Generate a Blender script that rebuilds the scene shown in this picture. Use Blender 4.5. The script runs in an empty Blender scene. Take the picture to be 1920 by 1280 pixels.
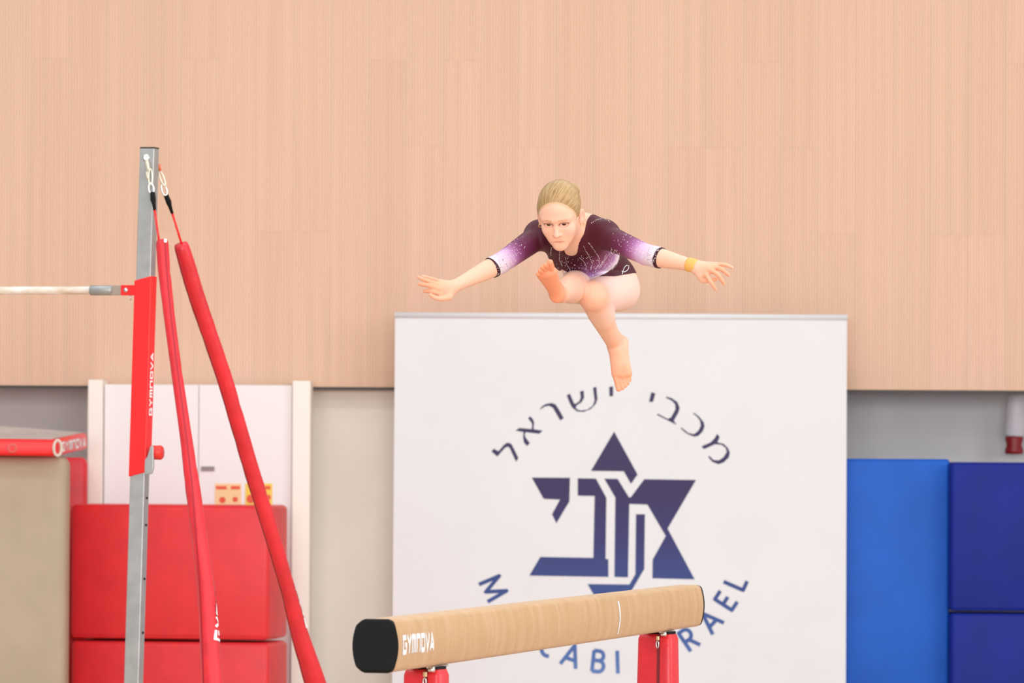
import bpy, bmesh, math, random
import numpy as np
from mathutils import Vector, Matrix
from mathutils.bvhtree import BVHTree

random.seed(7)
SC = bpy.context.scene
COL = SC.collection

# ------------------------------------------------------------------ camera
F = 10667.0                      # focal length in pixels of the 1920x1280 frame (200 mm)
CAM = Vector((0.0, 0.0, 1.74))
PITCH = math.atan((855 - 640) / F)
ROLL = math.radians(0.3)
_f = Vector((0, math.cos(PITCH), math.sin(PITCH)))
_u0 = Vector((0, -math.sin(PITCH), math.cos(PITCH)))
_r0 = Vector((1, 0, 0))
_r = _r0 * math.cos(ROLL) + _u0 * math.sin(ROLL)
_u = _u0 * math.cos(ROLL) - _r0 * math.sin(ROLL)
cam = bpy.data.cameras.new('camera')
cam.lens = 200.0; cam.sensor_width = 36.0; cam.sensor_fit = 'HORIZONTAL'
cam.clip_end = 200
cam.dof.use_dof = True; cam.dof.focus_distance = 20.3; cam.dof.aperture_fstop = 8.0
co = bpy.data.objects.new('camera', cam); COL.objects.link(co)
m = Matrix((_r, _u, -_f)).transposed().to_4x4(); m.translation = CAM
co.matrix_world = m
SC.camera = co

def P(px, py, d):
    """pixel of the 1920x1280 frame -> world point at depth y = d"""
    v = _f + _r * ((px - 960) / F) - _u * ((py - 640) / F)
    return CAM + v * (d / v.y)

# ------------------------------------------------------------------ world, lights, exposure
w = bpy.data.worlds.new('hall_light'); SC.world = w; w.use_nodes = True
bg = w.node_tree.nodes['Background']
bg.inputs[0].default_value = (0.955, 0.975, 1.0, 1); bg.inputs[1].default_value = 0.66
def area(name, loc, size, sy, power, rot=(0, 0, 0), col=(0.985, 0.99, 1.0)):
    l = bpy.data.lights.new(name, 'AREA'); l.shape = 'RECTANGLE'; l.size = size; l.size_y = sy
    l.energy = power; l.color = col
    o = bpy.data.objects.new(name, l); COL.objects.link(o); o.location = loc; o.rotation_euler = rot
    return o
for i, yy in enumerate((13.0, 19.0, 25.0)):
    for xx in (-5.0, 0.0, 5.0):
        area('ceiling_lamp', (xx, yy, 8.6), 3.4, 1.6, 110)
# high side windows of the hall, to the right of the camera
area('daylight_fill', (11.0, 17.0, 5.0), 12, 4, 750, (math.radians(68), 0, math.radians(90)), (0.96, 0.98, 1.0))
# frontal fill light added behind the camera to brighten the recess and niches
area('daylight_fill', (0.0, -6.0, 4.5), 16, 5, 4200, (math.radians(90), 0, 0), (0.98, 0.985, 1.0))
vs = SC.view_settings
vs.view_transform = 'Standard'; vs.look = 'None'; vs.gamma = 1.0; vs.use_curve_mapping = False
vs.exposure = -0.10

# ------------------------------------------------------------------ helpers
def lin(c):
    r = []
    for v in c[:3]:
        v /= 255.0
        r.append(v / 12.92 if v <= 0.04045 else ((v + 0.055) / 1.055) ** 2.4)
    return tuple(r) + (1.0,)

def mat(name, col, rough=0.5, metal=0.0, var=0.0, scale=20.0, bump=0.0, bscale=200.0, stretch=(1, 1, 1),
        col2=None, spec=0.5, attr=None, sss=0.0, sheen=0.0, coat=0.0):
    mt = bpy.data.materials.new(name); mt.use_nodes = True
    nt = mt.node_tree; b = nt.nodes['Principled BSDF']
    b.inputs['Base Color'].default_value = lin(col)
    b.inputs['Roughness'].default_value = rough; b.inputs['Metallic'].default_value = metal
    b.inputs['Specular IOR Level'].default_value = spec
    if sheen: b.inputs['Sheen Weight'].default_value = sheen
    if coat: b.inputs['Coat Weight'].default_value = coat
    if sss:
        b.inputs['Subsurface Weight'].default_value = sss
        b.inputs['Subsurface Radius'].default_value = (0.012, 0.005, 0.003)
        b.inputs['Subsurface Scale'].default_value = 0.6
    tc = nt.nodes.new('ShaderNodeTexCoord'); mp = nt.nodes.new('ShaderNodeMapping')
    mp.inputs['Scale'].default_value = stretch
    nt.links.new(tc.outputs['Object'], mp.inputs['Vector'])
    if attr:
        at = nt.nodes.new('ShaderNodeAttribute'); at.attribute_name = attr
        nt.links.new(at.outputs['Color'], b.inputs['Base Color'])
    elif var or col2:
        n = nt.nodes.new('ShaderNodeTexNoise'); n.inputs['Scale'].default_value = scale; n.inputs['Detail'].default_value = 4
        nt.links.new(mp.outputs['Vector'], n.inputs['Vector'])
        rp = nt.nodes.new('ShaderNodeValToRGB')
        c2 = col2 if col2 else tuple(max(0, v * (1 - var)) for v in col)
        rp.color_ramp.elements[0].position = 0.35; rp.color_ramp.elements[1].position = 0.65
        rp.color_ramp.elements[0].color = lin(c2); rp.color_ramp.elements[1].color = lin(col)
        nt.links.new(n.outputs['Fac'], rp.inputs['Fac']); nt.links.new(rp.outputs['Color'], b.inputs['Base Color'])
    if bump:
        n2 = nt.nodes.new('ShaderNodeTexNoise'); n2.inputs['Scale'].default_value = bscale; n2.inputs['Detail'].default_value = 3
        nt.links.new(mp.outputs['Vector'], n2.inputs['Vector'])
        bp = nt.nodes.new('ShaderNodeBump'); bp.inputs['Strength'].default_value = bump; bp.inputs['Distance'].default_value = 0.01
        nt.links.new(n2.outputs['Fac'], bp.inputs['Height']); nt.links.new(bp.outputs['Normal'], b.inputs['Normal'])
    return mt

def tag(o, label=None, cat=None, group=None, kind=None):
    if label: o['label'] = label
    if cat: o['category'] = cat
    if group: o['group'] = group
    if kind: o['kind'] = kind
    return o

def empty(name, loc):
    o = bpy.data.objects.new(name, None); COL.objects.link(o); o.location = loc
    o.empty_display_size = 0.1
    return o

def new_obj(name, me, mt, parent=None):
    o = bpy.data.objects.new(name, me); COL.objects.link(o)
    if mt and not me.materials: me.materials.append(mt)
    if parent is not None:
        o.parent = parent
    return o

def wloc(o):
    v = Vector((0, 0, 0))
    while o is not None:
        v += o.location; o = o.parent
    return v

class MB:
    """collects world-space geometry and links it as one mesh object"""
    def __init__(s): s.v = []; s.f = []
    def add(s, vs, fs):
        o = len(s.v); s.v += [tuple(p) for p in vs]; s.f += [tuple(i + o for i in f) for f in fs]; return s
    def build(s, name, mt, parent=None, smooth=False, bevel=0.0, seg=2, loc=None):
        base = wloc(parent) if parent is not None else (Vector(loc) if loc is not None else Vector((0, 0, 0)))
        me = bpy.data.meshes.new(name)
        me.from_pydata([tuple(Vector(p) - base) for p in s.v], [], s.f); me.update()
        if bevel or True:
            bm = bmesh.new(); bm.from_mesh(me)
            bmesh.ops.recalc_face_normals(bm, faces=bm.faces)
            if bevel:
                bmesh.ops.bevel(bm, geom=list(bm.edges), offset=bevel, segments=seg, profile=0.5, affect='EDGES', clamp_overlap=True)
            bm.to_mesh(me); bm.free()
        if smooth:
            me.polygons.foreach_set('use_smooth', [True] * len(me.polygons))
        o = new_obj(name, me, mt, parent)
        if parent is None: o.location = base
        return o
    def box(s, c, hx, hy, hz, ax=None):
        ax = ax or (Vector((1, 0, 0)), Vector((0, 1, 0)), Vector((0, 0, 1)))
        c = Vector(c)
        vs = [c + ax[0] * (hx * i) + ax[1] * (hy * j) + ax[2] * (hz * k) for k in (-1, 1) for j in (-1, 1) for i in (-1, 1)]
        return s.add(vs, [(0, 1, 3, 2), (4, 6, 7, 5), (0, 4, 5, 1), (2, 3, 7, 6), (0, 2, 6, 4), (1, 5, 7, 3)])
    def tube(s, pts, rad, n=12, caps=True, squash=None):
        pts = [Vector(p) for p in pts]
        if not isinstance(rad, (list, tuple)): rad = [rad] * len(pts)
        ref = Vector((0, -1, 0)); vs = []; fs = []
        for i, p in enumerate(pts):
            t = (pts[min(i + 1, len(pts) - 1)] - pts[max(i - 1, 0)]).normalized()
            r_ = ref if abs(t.dot(ref)) < 0.95 else Vector((0, 0, 1))
            a = (r_ - t * r_.dot(t)).normalized(); b = t.cross(a)
            for k in range(n):
                th = 2 * math.pi * k / n
                vs.append(p + a * (math.cos(th) * rad[i]) + b * (math.sin(th) * rad[i]))
        for i in range(len(pts) - 1):
            for k in range(n):
                fs.append((i * n + k, i * n + (k + 1) % n, (i + 1) * n + (k + 1) % n, (i + 1) * n + k))
        if caps:
            fs.append(tuple(range(n))); fs.append(tuple((len(pts) - 1) * n + k for k in range(n)))
        return s.add(vs, fs)
    def ring(s, c, nrm, R, r, n=20, k=8, e1=None, stretch=1.0):
        nrm = Vector(nrm).normalized(); a = Vector(e1) if e1 is not None else Vector((0, 0, 1))
        a = (a - nrm * a.dot(nrm)).normalized(); b = nrm.cross(a); c = Vector(c); vs = []; fs = []
        for i in range(n):
            t = 2 * math.pi * i / n
            dirr = a * (math.cos(t)) + b * (math.sin(t))
            cc = c + a * (math.cos(t) * R * stretch) + b * (math.sin(t) * R)
            for j in range(k):
                q = 2 * math.pi * j / k
                vs.append(cc + dirr * (r * math.cos(q)) + nrm * (r * math.sin(q)))
        for i in range(n):
            for j in range(k):
                fs.append((i * k + j, i * k + (j + 1) % k, ((i + 1) % n) * k + (j + 1) % k, ((i + 1) % n) * k + j))
        return s.add(vs, fs)

# lettering from strokes: each glyph is a list of centre lines in a unit box
def arc_(cx, cy, rx, ry, a0, a1, n=10):
    return [(cx + rx * math.cos(math.radians(a0 + (a1 - a0) * k / n)), cy + ry * math.sin(math.radians(a0 + (a1 - a0) * k / n))) for k in range(n + 1)]
SANS = {   # (width, strokes)
    'M': (0.98, [[(.07, 0), (.13, .96), (.5, .12), (.87, .96), (.93, 0)]]),
    'A': (0.80, [[(.06, 0), (.5, .96), (.94, 0)], [(.22, .33), (.78, .33)]]),
    'C': (0.68, [arc_(.62, .5, .52, .45, 62, 298, 16)]),
    'B': (0.62, [[(.12, .04), (.12, .96)], [(.12, .95), (.5, .95)] + arc_(.5, .74, .32, .21, 90, -90) + [(.12, .53)], [(.12, .53), (.54, .53)] + arc_(.54, .29, .36, .24, 90, -90) + [(.12, .05)]]),
    'I': (0.20, [[(.5, 0), (.5, 1)]]),
    'S': (0.58, [arc_(.5, .73, .38, .22, 40, 250, 12) + arc_(.5, .28, .40, .23, 80, -140, 12)]),
    'R': (0.64, [[(.12, 0), (.12, .95), (.48, .95)] + arc_(.48, .71, .34, .24, 90, -90) + [(.12, .47)], [(.48, .46), (.90, 0)]]),
    'E': (0.56, [[(.9, .94), (.12, .94), (.12, .06), (.9, .06)], [(.12, .52), (.82, .52)]]),
    'L': (0.52, [[(.12, 1), (.12, .07), (.95, .07)]]),
}
LOGO = {   # wide block letters
    'G': [[(.92, .88), (.14, .88), (.14, .12), (.88, .12), (.88, .5), (.55, .5)]], 'Y': [[(.06, .96), (.5, .5), (.94, .96)], [(.5, .5), (.5, .03)]],
    'M': [[(.11, .03), (.11, .88), (.89, .88), (.89, .03)], [(.5, .88), (.5, .03)]], 'N': [[(.12, .03), (.12, .88), (.88, .88), (.88, .03)]],
    'O': [[(.13, .12), (.13, .88), (.87, .88), (.87, .12), (.13, .12)]], 'V': [[(.06, .96), (.5, .08), (.94, .96)]],
    'A': [[(.06, .04), (.5, .90), (.94, .04)], [(.25, .28), (.75, .28)]],
}
def strokes2d(lines, asp, th):
    """stroke outlines in a box of height 1 and width asp -> verts in the unit box, faces"""
    vs = []; fs = []; lift = 0.0          # every stroke lies a hair above the one before, so none coincide
    for ln in lines:
        p = [Vector((x * asp, y)) for x, y in ln]
        for a, b in zip(p[:-1], p[1:]):
            L = (b - a).length
            d = (b - a).normalized() if L > 1e-6 else Vector((1, 0)); n = Vector((-d.y, d.x)) * (th / 2)
            k = max(1, int(L / 0.14)); lift += 0.00003
            for q in range(k):
                a2, b2 = a.lerp(b, q / k), a.lerp(b, (q + 1) / k)
                o = len(vs); vs += [(*(a2 + n), lift), (*(a2 - n), lift), (*(b2 - n), lift), (*(b2 + n), lift)]; fs.append((o, o + 1, o + 2, o + 3))
        for q in p[1:-1]:
            lift += 0.00003
            o = len(vs); vs += [(q.x + math.cos(2 * math.pi * k / 10) * th / 2, q.y + math.sin(2 * math.pi * k / 10) * th / 2, lift) for k in range(10)]; fs.append(tuple(range(o, o + 10)))
    return [(v[0] / asp, v[1], v[2]) for v in vs], fs
def text2d(body, offset=0.0):
    if len(body) == 1:
        w_, ln = SANS[body]; v, f = strokes2d(ln, w_, 0.165); return v, f, w_
    raise ValueError(body)
def word(body, place, mt, parent):
    """one mesh per letter of a block-letter word; place((x, y, lift)) maps the unit box to the surface"""
    n = len(body); w_ = 0.87 / n
    for k, ch in enumerate(body):
        v, f = strokes2d(LOGO[ch], 1.15, 0.27)
        MB().add([place((k / n + x * w_, y, z)) for x, y, z in v], f).build('letter', mt, parent)

# ------------------------------------------------------------------ materials
M = {}
M['red_vinyl'] = mat('red vinyl', (236, 44, 50), 0.42, var=0.06, scale=6, bump=0.10, bscale=9)
M['red_vinyl_soft'] = mat('red padded vinyl', (226, 40, 50), 0.38, var=0.08, scale=9, bump=0.25, bscale=22)
M['red_paint'] = mat('red paint', (246, 28, 30), 0.4)
M['steel'] = mat('galvanised steel', (178, 180, 178), 0.42, 0.55, var=0.07, scale=14)
M['bright_steel'] = mat('bright steel', (225, 225, 222), 0.25, 0.9)
M['black'] = mat('black rubber', (12, 12, 13), 0.65, bump=0.04, bscale=60, spec=0.2)
M['dark_metal'] = mat('dark metal', (52, 45, 40), 0.5)
M['white'] = mat('white print', (246, 244, 244), 0.55)
M['chalk'] = mat('chalky bar', (236, 231, 222), 0.6, col2=(205, 180, 150), scale=12, stretch=(0.4, 2, 2))
M['beige'] = mat('beige suede', (190, 172, 146), 0.9, var=0.05, scale=3, bump=0.15, bscale=14)
M['blue'] = mat('blue vinyl', (26, 98, 204), 0.5, spec=0.25, var=0.08, scale=3)
M['navy'] = mat('navy vinyl', (20, 38, 140), 0.55, spec=0.22, var=0.08, scale=3)
M['cream'] = mat('cream paint', (250, 242, 230), 0.55)
M['white_door'] = mat('white laminate', (240, 234, 232), 0.4)
M['plaster'] = mat('cream plaster', (250, 240, 228), 0.9, var=0.03, scale=2)
M['grey_plaster'] = mat('grey plaster', (226, 224, 224), 0.9, var=0.04, scale=2)
M['banner'] = mat('white banner fabric', (234, 233, 234), 0.8, var=0.012, scale=2.5)
M['floor'] = mat('warm sports floor', (208, 176, 150), 0.5, var=0.08, scale=2, stretch=(1, 6, 1))
M['zip'] = mat('dark red zip', (120, 18, 28), 0.6)
M['ochre'] = mat('ochre tape', (232, 176, 92), 0.75, bump=0.2, bscale=300)
M['grey_label'] = mat('grey label', (150, 138, 136), 0.6)

# plank wood: fine vertical grain, tone differs from plank to plank
def wood():
    mt = bpy.data.materials.new('beech slat wood'); mt.use_nodes = True; nt = mt.node_tree
    b = nt.nodes['Principled BSDF']; b.inputs['Roughness'].default_value = 0.55; b.inputs['Specular IOR Level'].default_value = 0.3
    oi = nt.nodes.new('ShaderNodeObjectInfo'); tc = nt.nodes.new('ShaderNodeTexCoord')
    mp = nt.nodes.new('ShaderNodeMapping'); mp.inputs['Scale'].default_value = (22, 22, 0.9)
    nt.links.new(tc.outputs['Object'], mp.inputs['Vector'])
    n = nt.nodes.new('ShaderNodeTexNoise'); n.noise_dimensions = '4D'; n.inputs['Scale'].default_value = 1; n.inputs['Detail'].default_value = 3
    nt.links.new(mp.outputs['Vector'], n.inputs['Vector'])
    mw = nt.nodes.new('ShaderNodeMath'); mw.operation = 'MULTIPLY'; mw.inputs[1].default_value = 50
    nt.links.new(oi.outputs['Random'], mw.inputs[0]); nt.links.new(mw.outputs[0], n.inputs['W'])
    r1 = nt.nodes.new('ShaderNodeValToRGB')
    r1.color_ramp.elements[0].color = lin((234, 194, 165)); r1.color_ramp.elements[1].color = lin((238, 197, 172))
    e = r1.color_ramp.elements.new(0.5); e.color = lin((236, 197, 168))
    nt.links.new(oi.outputs['Random'], r1.inputs['Fac'])
    mx = nt.nodes.new('ShaderNodeMix'); mx.data_type = 'RGBA'; mx.blend_type = 'MULTIPLY'
    r2 = nt.nodes.new('ShaderNodeValToRGB')
    r2.color_ramp.elements[0].position = 0.3; r2.color_ramp.elements[1].position = 0.7
    r2.color_ramp.elements[0].color = (0.93, 0.925, 0.92, 1); r2.color_ramp.elements[1].color = (1, 1, 1, 1)
    nt.links.new(n.outputs['Fac'], r2.inputs['Fac'])
    mx.inputs[0].default_value = 1.0
    nt.links.new(r1.outputs['Color'], mx.inputs[6]); nt.links.new(r2.outputs['Color'], mx.inputs[7])
    nt.links.new(mx.outputs[2], b.inputs['Base Color'])
    return mt
M['wood'] = wood()
M['groove'] = mat('groove backing', (176, 128, 96), 0.8)

# ------------------------------------------------------------------ setting
WALL = 33.0
zw = P(960, 731, WALL).z                      # lower edge of the wooden cladding
def struct(mb, name, mt, **k): return tag(mb.build(name, mt, **k), kind='structure')
struct(MB().add([(-9, -3, 0), (9, -3, 0), (9, 35.2, 0), (-9, 35.2, 0)], [(0, 1, 2, 3)]), 'floor', M['floor'])
wall = struct(MB().box((0, WALL + 0.09, (zw + 8.0) / 2), 9, 0.06, (8.0 - zw) / 2), 'wall_back', M['groove'])
# soffit above the recess and the recess walls
struct(MB().box((0, WALL + 1.09, zw + 0.05), 9, 0.94, 0.05), 'trim_2', M['grey_plaster'])
xl, xr = P(170, 800, 33.4).x, P(1290, 800, 33.4).x
struct(MB().box(((xl + xr) / 2, WALL + 1.15, zw / 2), (xr - xl) / 2, 1.03, zw / 2), 'wall_recess', M['plaster'])
struct(MB().box((0, WALL + 0.85, zw / 2), 9, 0.08, zw / 2), 'wall_niche', M['grey_plaster'])
struct(MB().box((0, WALL + 0.012, zw + 0.003), 9, 0.02, 0.008), 'trim_1', M['dark_metal'])

# cladding planks: 13 ribs each, built as real ridges
PITCHW = 0.01674; NR = 13; PW = PITCHW * NR
def plank_mesh():
    vs = []; fs = []; prof = []
    g = 0.0030; dp = 0.0045
    for k in range(NR):
        x = k * PITCHW
        prof += [(x, 0), (x + PITCHW - g, 0), (x + PITCHW - g, dp), (x + PITCHW, dp)]
    for (x, y) in prof:
        vs += [(x, y, 0), (x, y, 1)]
    for i in range(len(prof) - 1):
        fs.append((2 * i, 2 * i + 2, 2 * i + 3, 2 * i + 1))
    me = bpy.data.meshes.new('plank'); me.from_pydata(vs, [], fs); me.update(); me.materials.append(M['wood'])
    return me
pm = plank_mesh()
x_anchor = P(1323, 400, WALL).x
ci = 0
for c in range(-33, 24):
    x = x_anchor + c * PW
    z = zw + 0.012
    first = True
    while z < 6.4:
        L = random.choice((0.9, 1.4, 1.9, 2.3)) if first else 2.4
        first = False
        L = min(L, 6.6 - z)
        o = bpy.data.objects.new('plank', pm); COL.objects.link(o); o.parent = wall
        o.location = (x, WALL + random.uniform(0, 0.0005), z); o.scale = (1, 1, L - 0.0004)
        z += L

# ------------------------------------------------------------------ storage cabinet behind the red blocks
D = 32.6
cab = empty('storage_cabinet', (P(372, 900, D).x, D, 0))
tag(cab, 'tall white double-door cabinet with cream side posts behind the red foam blocks', 'cabinet')
ztop = P(372, 716, D).z
xa, xb = P(165, 800, D).x, P(582, 800, D).x
xa2, xb2 = P(193, 800, D).x, P(548, 800, D).x
MB().box(((xa2 + xb2) / 2, D + 0.21, (ztop - 0.02) / 2), (xb2 - xa2) / 2, 0.15, (ztop - 0.02) / 2).build('carcass', M['white_door'], cab)
for (a, b_) in ((xa, xa2), (xb2, xb)):
    MB().box(((a + b_) / 2, D + 0.18, ztop / 2 + 0.005), (b_ - a) / 2, 0.20, ztop / 2 + 0.005).build('side_post', M['cream'], cab, bevel=0.006)
xm = P(372, 800, D).x
zt2 = P(372, 721, D).z
doors = []
for (a, b_) in ((xa2 + 0.006, xm - 0.0015), (xm + 0.0015, xb2 - 0.004)):
    doors.append(MB().box(((a + b_) / 2, D + 0.045, zt2 / 2 + 0.03), (b_ - a) / 2, 0.012, zt2 / 2 - 0.03).build('door', M['white_door'], cab, bevel=0.002))
def flat(px0, py0, px1, py1, d, th, name, mt, parent):
    a, b_ = P(px0, py0, d), P(px1, py1, d)
    return MB().box(((a.x + b_.x) / 2, d, (a.z + b_.z) / 2), abs(b_.x - a.x) / 2, th, abs(a.z - b_.z) / 2).build(name, mt, parent)
flat(377, 874, 402, 883, D + 0.030, 0.003, 'name_plate', M['grey_label'], doors[1])
pap1 = mat('pale orange paper', (252, 214, 160), 0.8); pap2 = mat('yellow paper', (250, 212, 92), 0.8); ink = mat('red ink', (236, 96, 70), 0.8)
n1 = flat(403, 906, 452, 962, D + 0.031, 0.001, 'notice', pap1, doors[1])
n2 = flat(460, 906, 510, 962, D + 0.031, 0.001, 'notice', pap2, doors[1])
def disc_px(px, py, r, d, mt, parent, name, n=16):
    MB().add([P(px + r * math.cos(2 * math.pi * k / n), py + r * math.sin(2 * math.pi * k / n), d) for k in range(n)], [tuple(range(n))]).build(name, mt, parent)
# blurred red headings and round marks on the two notices
for (x0, x1, par) in ((405, 425, n1), (433, 450, n1), (488, 507, n2)):
    flat(x0, 911, x1, 917, D + 0.0285, 0.0005, 'heading', ink, par)
for (x, y, r, par) in ((417, 937, 6, n1), (441, 936, 5, n1), (470, 935, 8, n2), (503, 932, 5, n2)):
    disc_px(x, y, r, D + 0.0285, ink, par, 'printed_mark')

# ------------------------------------------------------------------ red foam blocks
def block(name, px0, px1, py0, py1, d, depth, mt, label, cat, group=None, yaw=0.0, bev=0.03, seam=True, zfix=None):
    a, b_ = P(px0, py0, d), P(px1, py1, d)
    zt, zb = a.z, (b_.z if zfix is None else zfix)
    wx = b_.x - a.x
    root = empty(name, ((a.x + b_.x) / 2, d + depth / 2, zb)); tag(root, label, cat, group)
    cy, sy = math.cos(yaw), math.sin(yaw)
    ax = (Vector((cy, sy, 0)), Vector((-sy, cy, 0)), Vector((0, 0, 1)))
    c = Vector(((a.x + b_.x) / 2, d + depth / 2, (zt + zb) / 2))
    MB().box(c, wx / 2, depth / 2, (zt - zb) / 2, ax).build('cover', mt, root, smooth=True, bevel=bev, seg=4)
    if seam:   # welted seams along the front vertical and horizontal edges
        h = (zt - zb) / 2 - bev * 0.6; ww = wx / 2 - bev * 0.6; dd = depth / 2 - bev * 0.28
        for s in (-1, 1):
            MB().tube([c + ax[0] * (-ww) - ax[1] * dd + ax[2] * (s * (h + bev * 0.3)), c + ax[0] * ww - ax[1] * dd + ax[2] * (s * (h + bev * 0.3))], 0.004, 6).build('seam', mt, root)
    return root
DB = 31.8
zmid = P(330, 1198, DB).z
g_red = None
block('foam_block', 141, 522, 1202, 1400, DB, 0.5, M['red_vinyl'], 'lower red vinyl foam block, under another red block before the cabinet', 'foam block', 'red foam blocks', math.radians(-10), zfix=0.0)
block('foam_block', 141, 522, 945, 1199, DB, 0.5, M['red_vinyl'], 'upper red vinyl foam block hiding the lower half of the white cabinet', 'foam block', 'red foam blocks', math.radians(-10))

# ------------------------------------------------------------------ mats on the far left
DL = 31.3
block('crash_mat', -260, 121, 852, 1400, DL, 0.32, M['beige'], 'beige suede crash mat standing upright at the left edge', 'mat', zfix=0.0, bev=0.06, seam=False)
block('red_mat', -250, 159, 855, 1400, 32.42, 0.13, M['red_vinyl_soft'], 'dark red mat standing upright behind the beige crash mat', 'mat', zfix=0.0, bev=0.04, seam=False)
# a mat lying over both, its front edge and one corner towards the camera
lm = empty('landing_mat', P(60, 856, DL - 0.05))
tag(lm, 'red-edged mat with pale grey top lying across the upright beige mat', 'mat')
zc = P(100, 838, DL).z
def mat_slab():
    A = P(-420, 838, DL - 0.10); B = P(107, 841, DL - 0.12); C = P(164, 833, DL + 0.70); E = P(-420, 820, DL + 0.75)
    # slope: the back edge lies higher so that the top can be seen
    A.z = zc + 0.005; B.z = zc - 0.005; C.z = zc + 0.034; E.z = zc + 0.165
    return A, B, C, E
A, B, C, E = mat_slab()
t2 = 0.046
lo = [p - Vector((0, 0, t2)) for p in (A, B, C, E)]; hi = [p + Vector((0, 0, t2)) for p in (A, B, C, E)]
MB().add(lo + hi, [(0, 3, 2, 1), (0, 1, 5, 4), (1, 2, 6, 5), (2, 3, 7, 6), (3, 0, 4, 7), (4, 5, 6, 7)]).build('edge_cover', M['red_paint'], lm, bevel=0.018, seg=3, smooth=True)
cen = (A + B + C + E) / 4
top = [p + Vector((0, 0, t2 + 0.004)) + (cen - p).normalized() * 0.03 for p in (A, B, C, E)]
bot = [p - Vector((0, 0, 0.004)) for p in top]
MB().add(bot + top, [(0, 3, 2, 1), (0, 1, 5, 4), (1, 2, 6, 5), (2, 3, 7, 6), (3, 0, 4, 7), (4, 5, 6, 7)]).build('top_sheet', mat('pale grey mat top', (206, 196, 190), 0.7, var=0.06, scale=9), lm)
e_dir = (C - B).normalized(); e_n = Vector((e_dir.y, -e_dir.x, 0)).normalized()
le = (C - B).length
word('GYMNOVA', lambda v: B + e_dir * (le * (0.14 + 0.80 * v[0])) + Vector((0, 0, -0.026 + 0.054 * v[1])) + e_n * (0.003 + v[2]), M['white'], lm)
cb = B + Vector((0.004, -0.006, 0))
MB().ring(cb, (0.35, -1, 0), 0.022, 0.008, stretch=1.9).build('corner_eyelet', mat('ivory plastic', (226, 214, 198), 0.5), lm, smooth=True)
gr = P(23, 840, DL - 0.125)
MB().ring(gr, (0, -1, 0), 0.021, 0.004).build('vent_ring', mat('worn red ring', (226, 120, 110), 0.5), lm, smooth=True)

# ------------------------------------------------------------------ blue mats on the right
block('wall_mat', 1500, 1779, 859, 1400, 32.72, 0.14, M['blue'], 'mid-blue upright mat beside the right edge of the white banner', 'mat', zfix=0.0, bev=0.02)
zs = P(1850, 1147, 32.35).z
block('foam_block', 1783, 2140, 1149, 1400, 32.55, 0.38, M['navy'], 'lower navy foam block at the right edge, under another navy block', 'foam block', 'navy foam blocks', zfix=0.0, bev=0.025)
block('foam_block', 1783, 2140, 866, 1147, 32.55, 0.38, M['navy'], 'upper navy foam block right of the mid-blue mat', 'foam block', 'navy foam blocks', bev=0.025)
# hanging power socket in the niche
DS = 33.55
sk = empty('power_socket', P(1903, 855, DS)); tag(sk, 'white fitting with a dark red round end hanging in the grey niche', 'socket')
pa, pb_ = P(1907, 738, DS), P(1902, 818, DS)
MB().tube([pa, pa.lerp(pb_, 0.08), pa.lerp(pb_, 0.95), pb_], [0.052, 0.058, 0.066, 0.06], 20).build('housing', mat('white plastic', (228, 222, 226), 0.45), sk, smooth=True)
q = [P(1901.5, y, DS) for y in (818, 822, 834, 845, 851)]
MB().tube(q, [0.05, 0.055, 0.045, 0.056, 0.052], 20).build('red_socket', mat('dark red plastic', (150, 22, 32), 0.45), sk, smooth=True)

# ------------------------------------------------------------------ banner
DBN = 32.6
bn = empty('banner_stand', (P(1164, 900, DBN).x, DBN, 0))
tag(bn, 'large white banner with a navy six-pointed star emblem behind the balance beam', 'banner')
c0, c1 = P(741, 590, DBN), P(1588, 590, DBN)
c2x, c3x = P(735, 1280, DBN).x, P(1586, 1280, DBN).x
zbt = (c0.z + c1.z) / 2
# fabric sheet with a very slight sag between the posts
nx, nz = 24, 24; vs_ = []; fs_ = []
for j in range(nz + 1):
    for i in range(nx + 1):
        u, v = i / nx, j / nz
        x = (c0.x * (1 - v) + c2x * v) * (1 - u) + (c1.x * (1 - v) + c3x * v) * u
        vs_.append((x, DBN, zbt * (1 - v) + 0.08 * v))
for j in range(nz):
    for i in range(nx):
        a = j * (nx + 1) + i
        fs_.append((a, a + 1, a + nx + 2, a + nx + 1))
fab = MB().add(vs_, fs_).build('fabric', M['banner'], bn)
sm = fab.modifiers.new('thickness', 'SOLIDIFY'); sm.thickness = 0.003; sm.offset = 1.0 if False else -1.0
MB().tube([(c0.x - 0.004, DBN, zbt - 0.008), (c1.x + 0.004, DBN, zbt - 0.008)], 0.017, 14).build('top_rail', M['banner'], bn, smooth=True)
MB().tube([(c2x, DBN, 0.075), (c3x, DBN, 0.075)], 0.017, 14).build('bottom_rail', M['banner'], bn, smooth=True)
for x in (c0.x + 0.25, c1.x - 0.25):
    MB().tube([(x, DBN + 0.04, 0.02), (x, DBN + 0.04, zbt - 0.02)], 0.014, 10).build('pole', M['steel'], bn, smooth=True)
    MB().box((x, DBN + 0.02, 0.012), 0.03, 0.28, 0.012).build('foot', M['steel'], bn)
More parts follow.
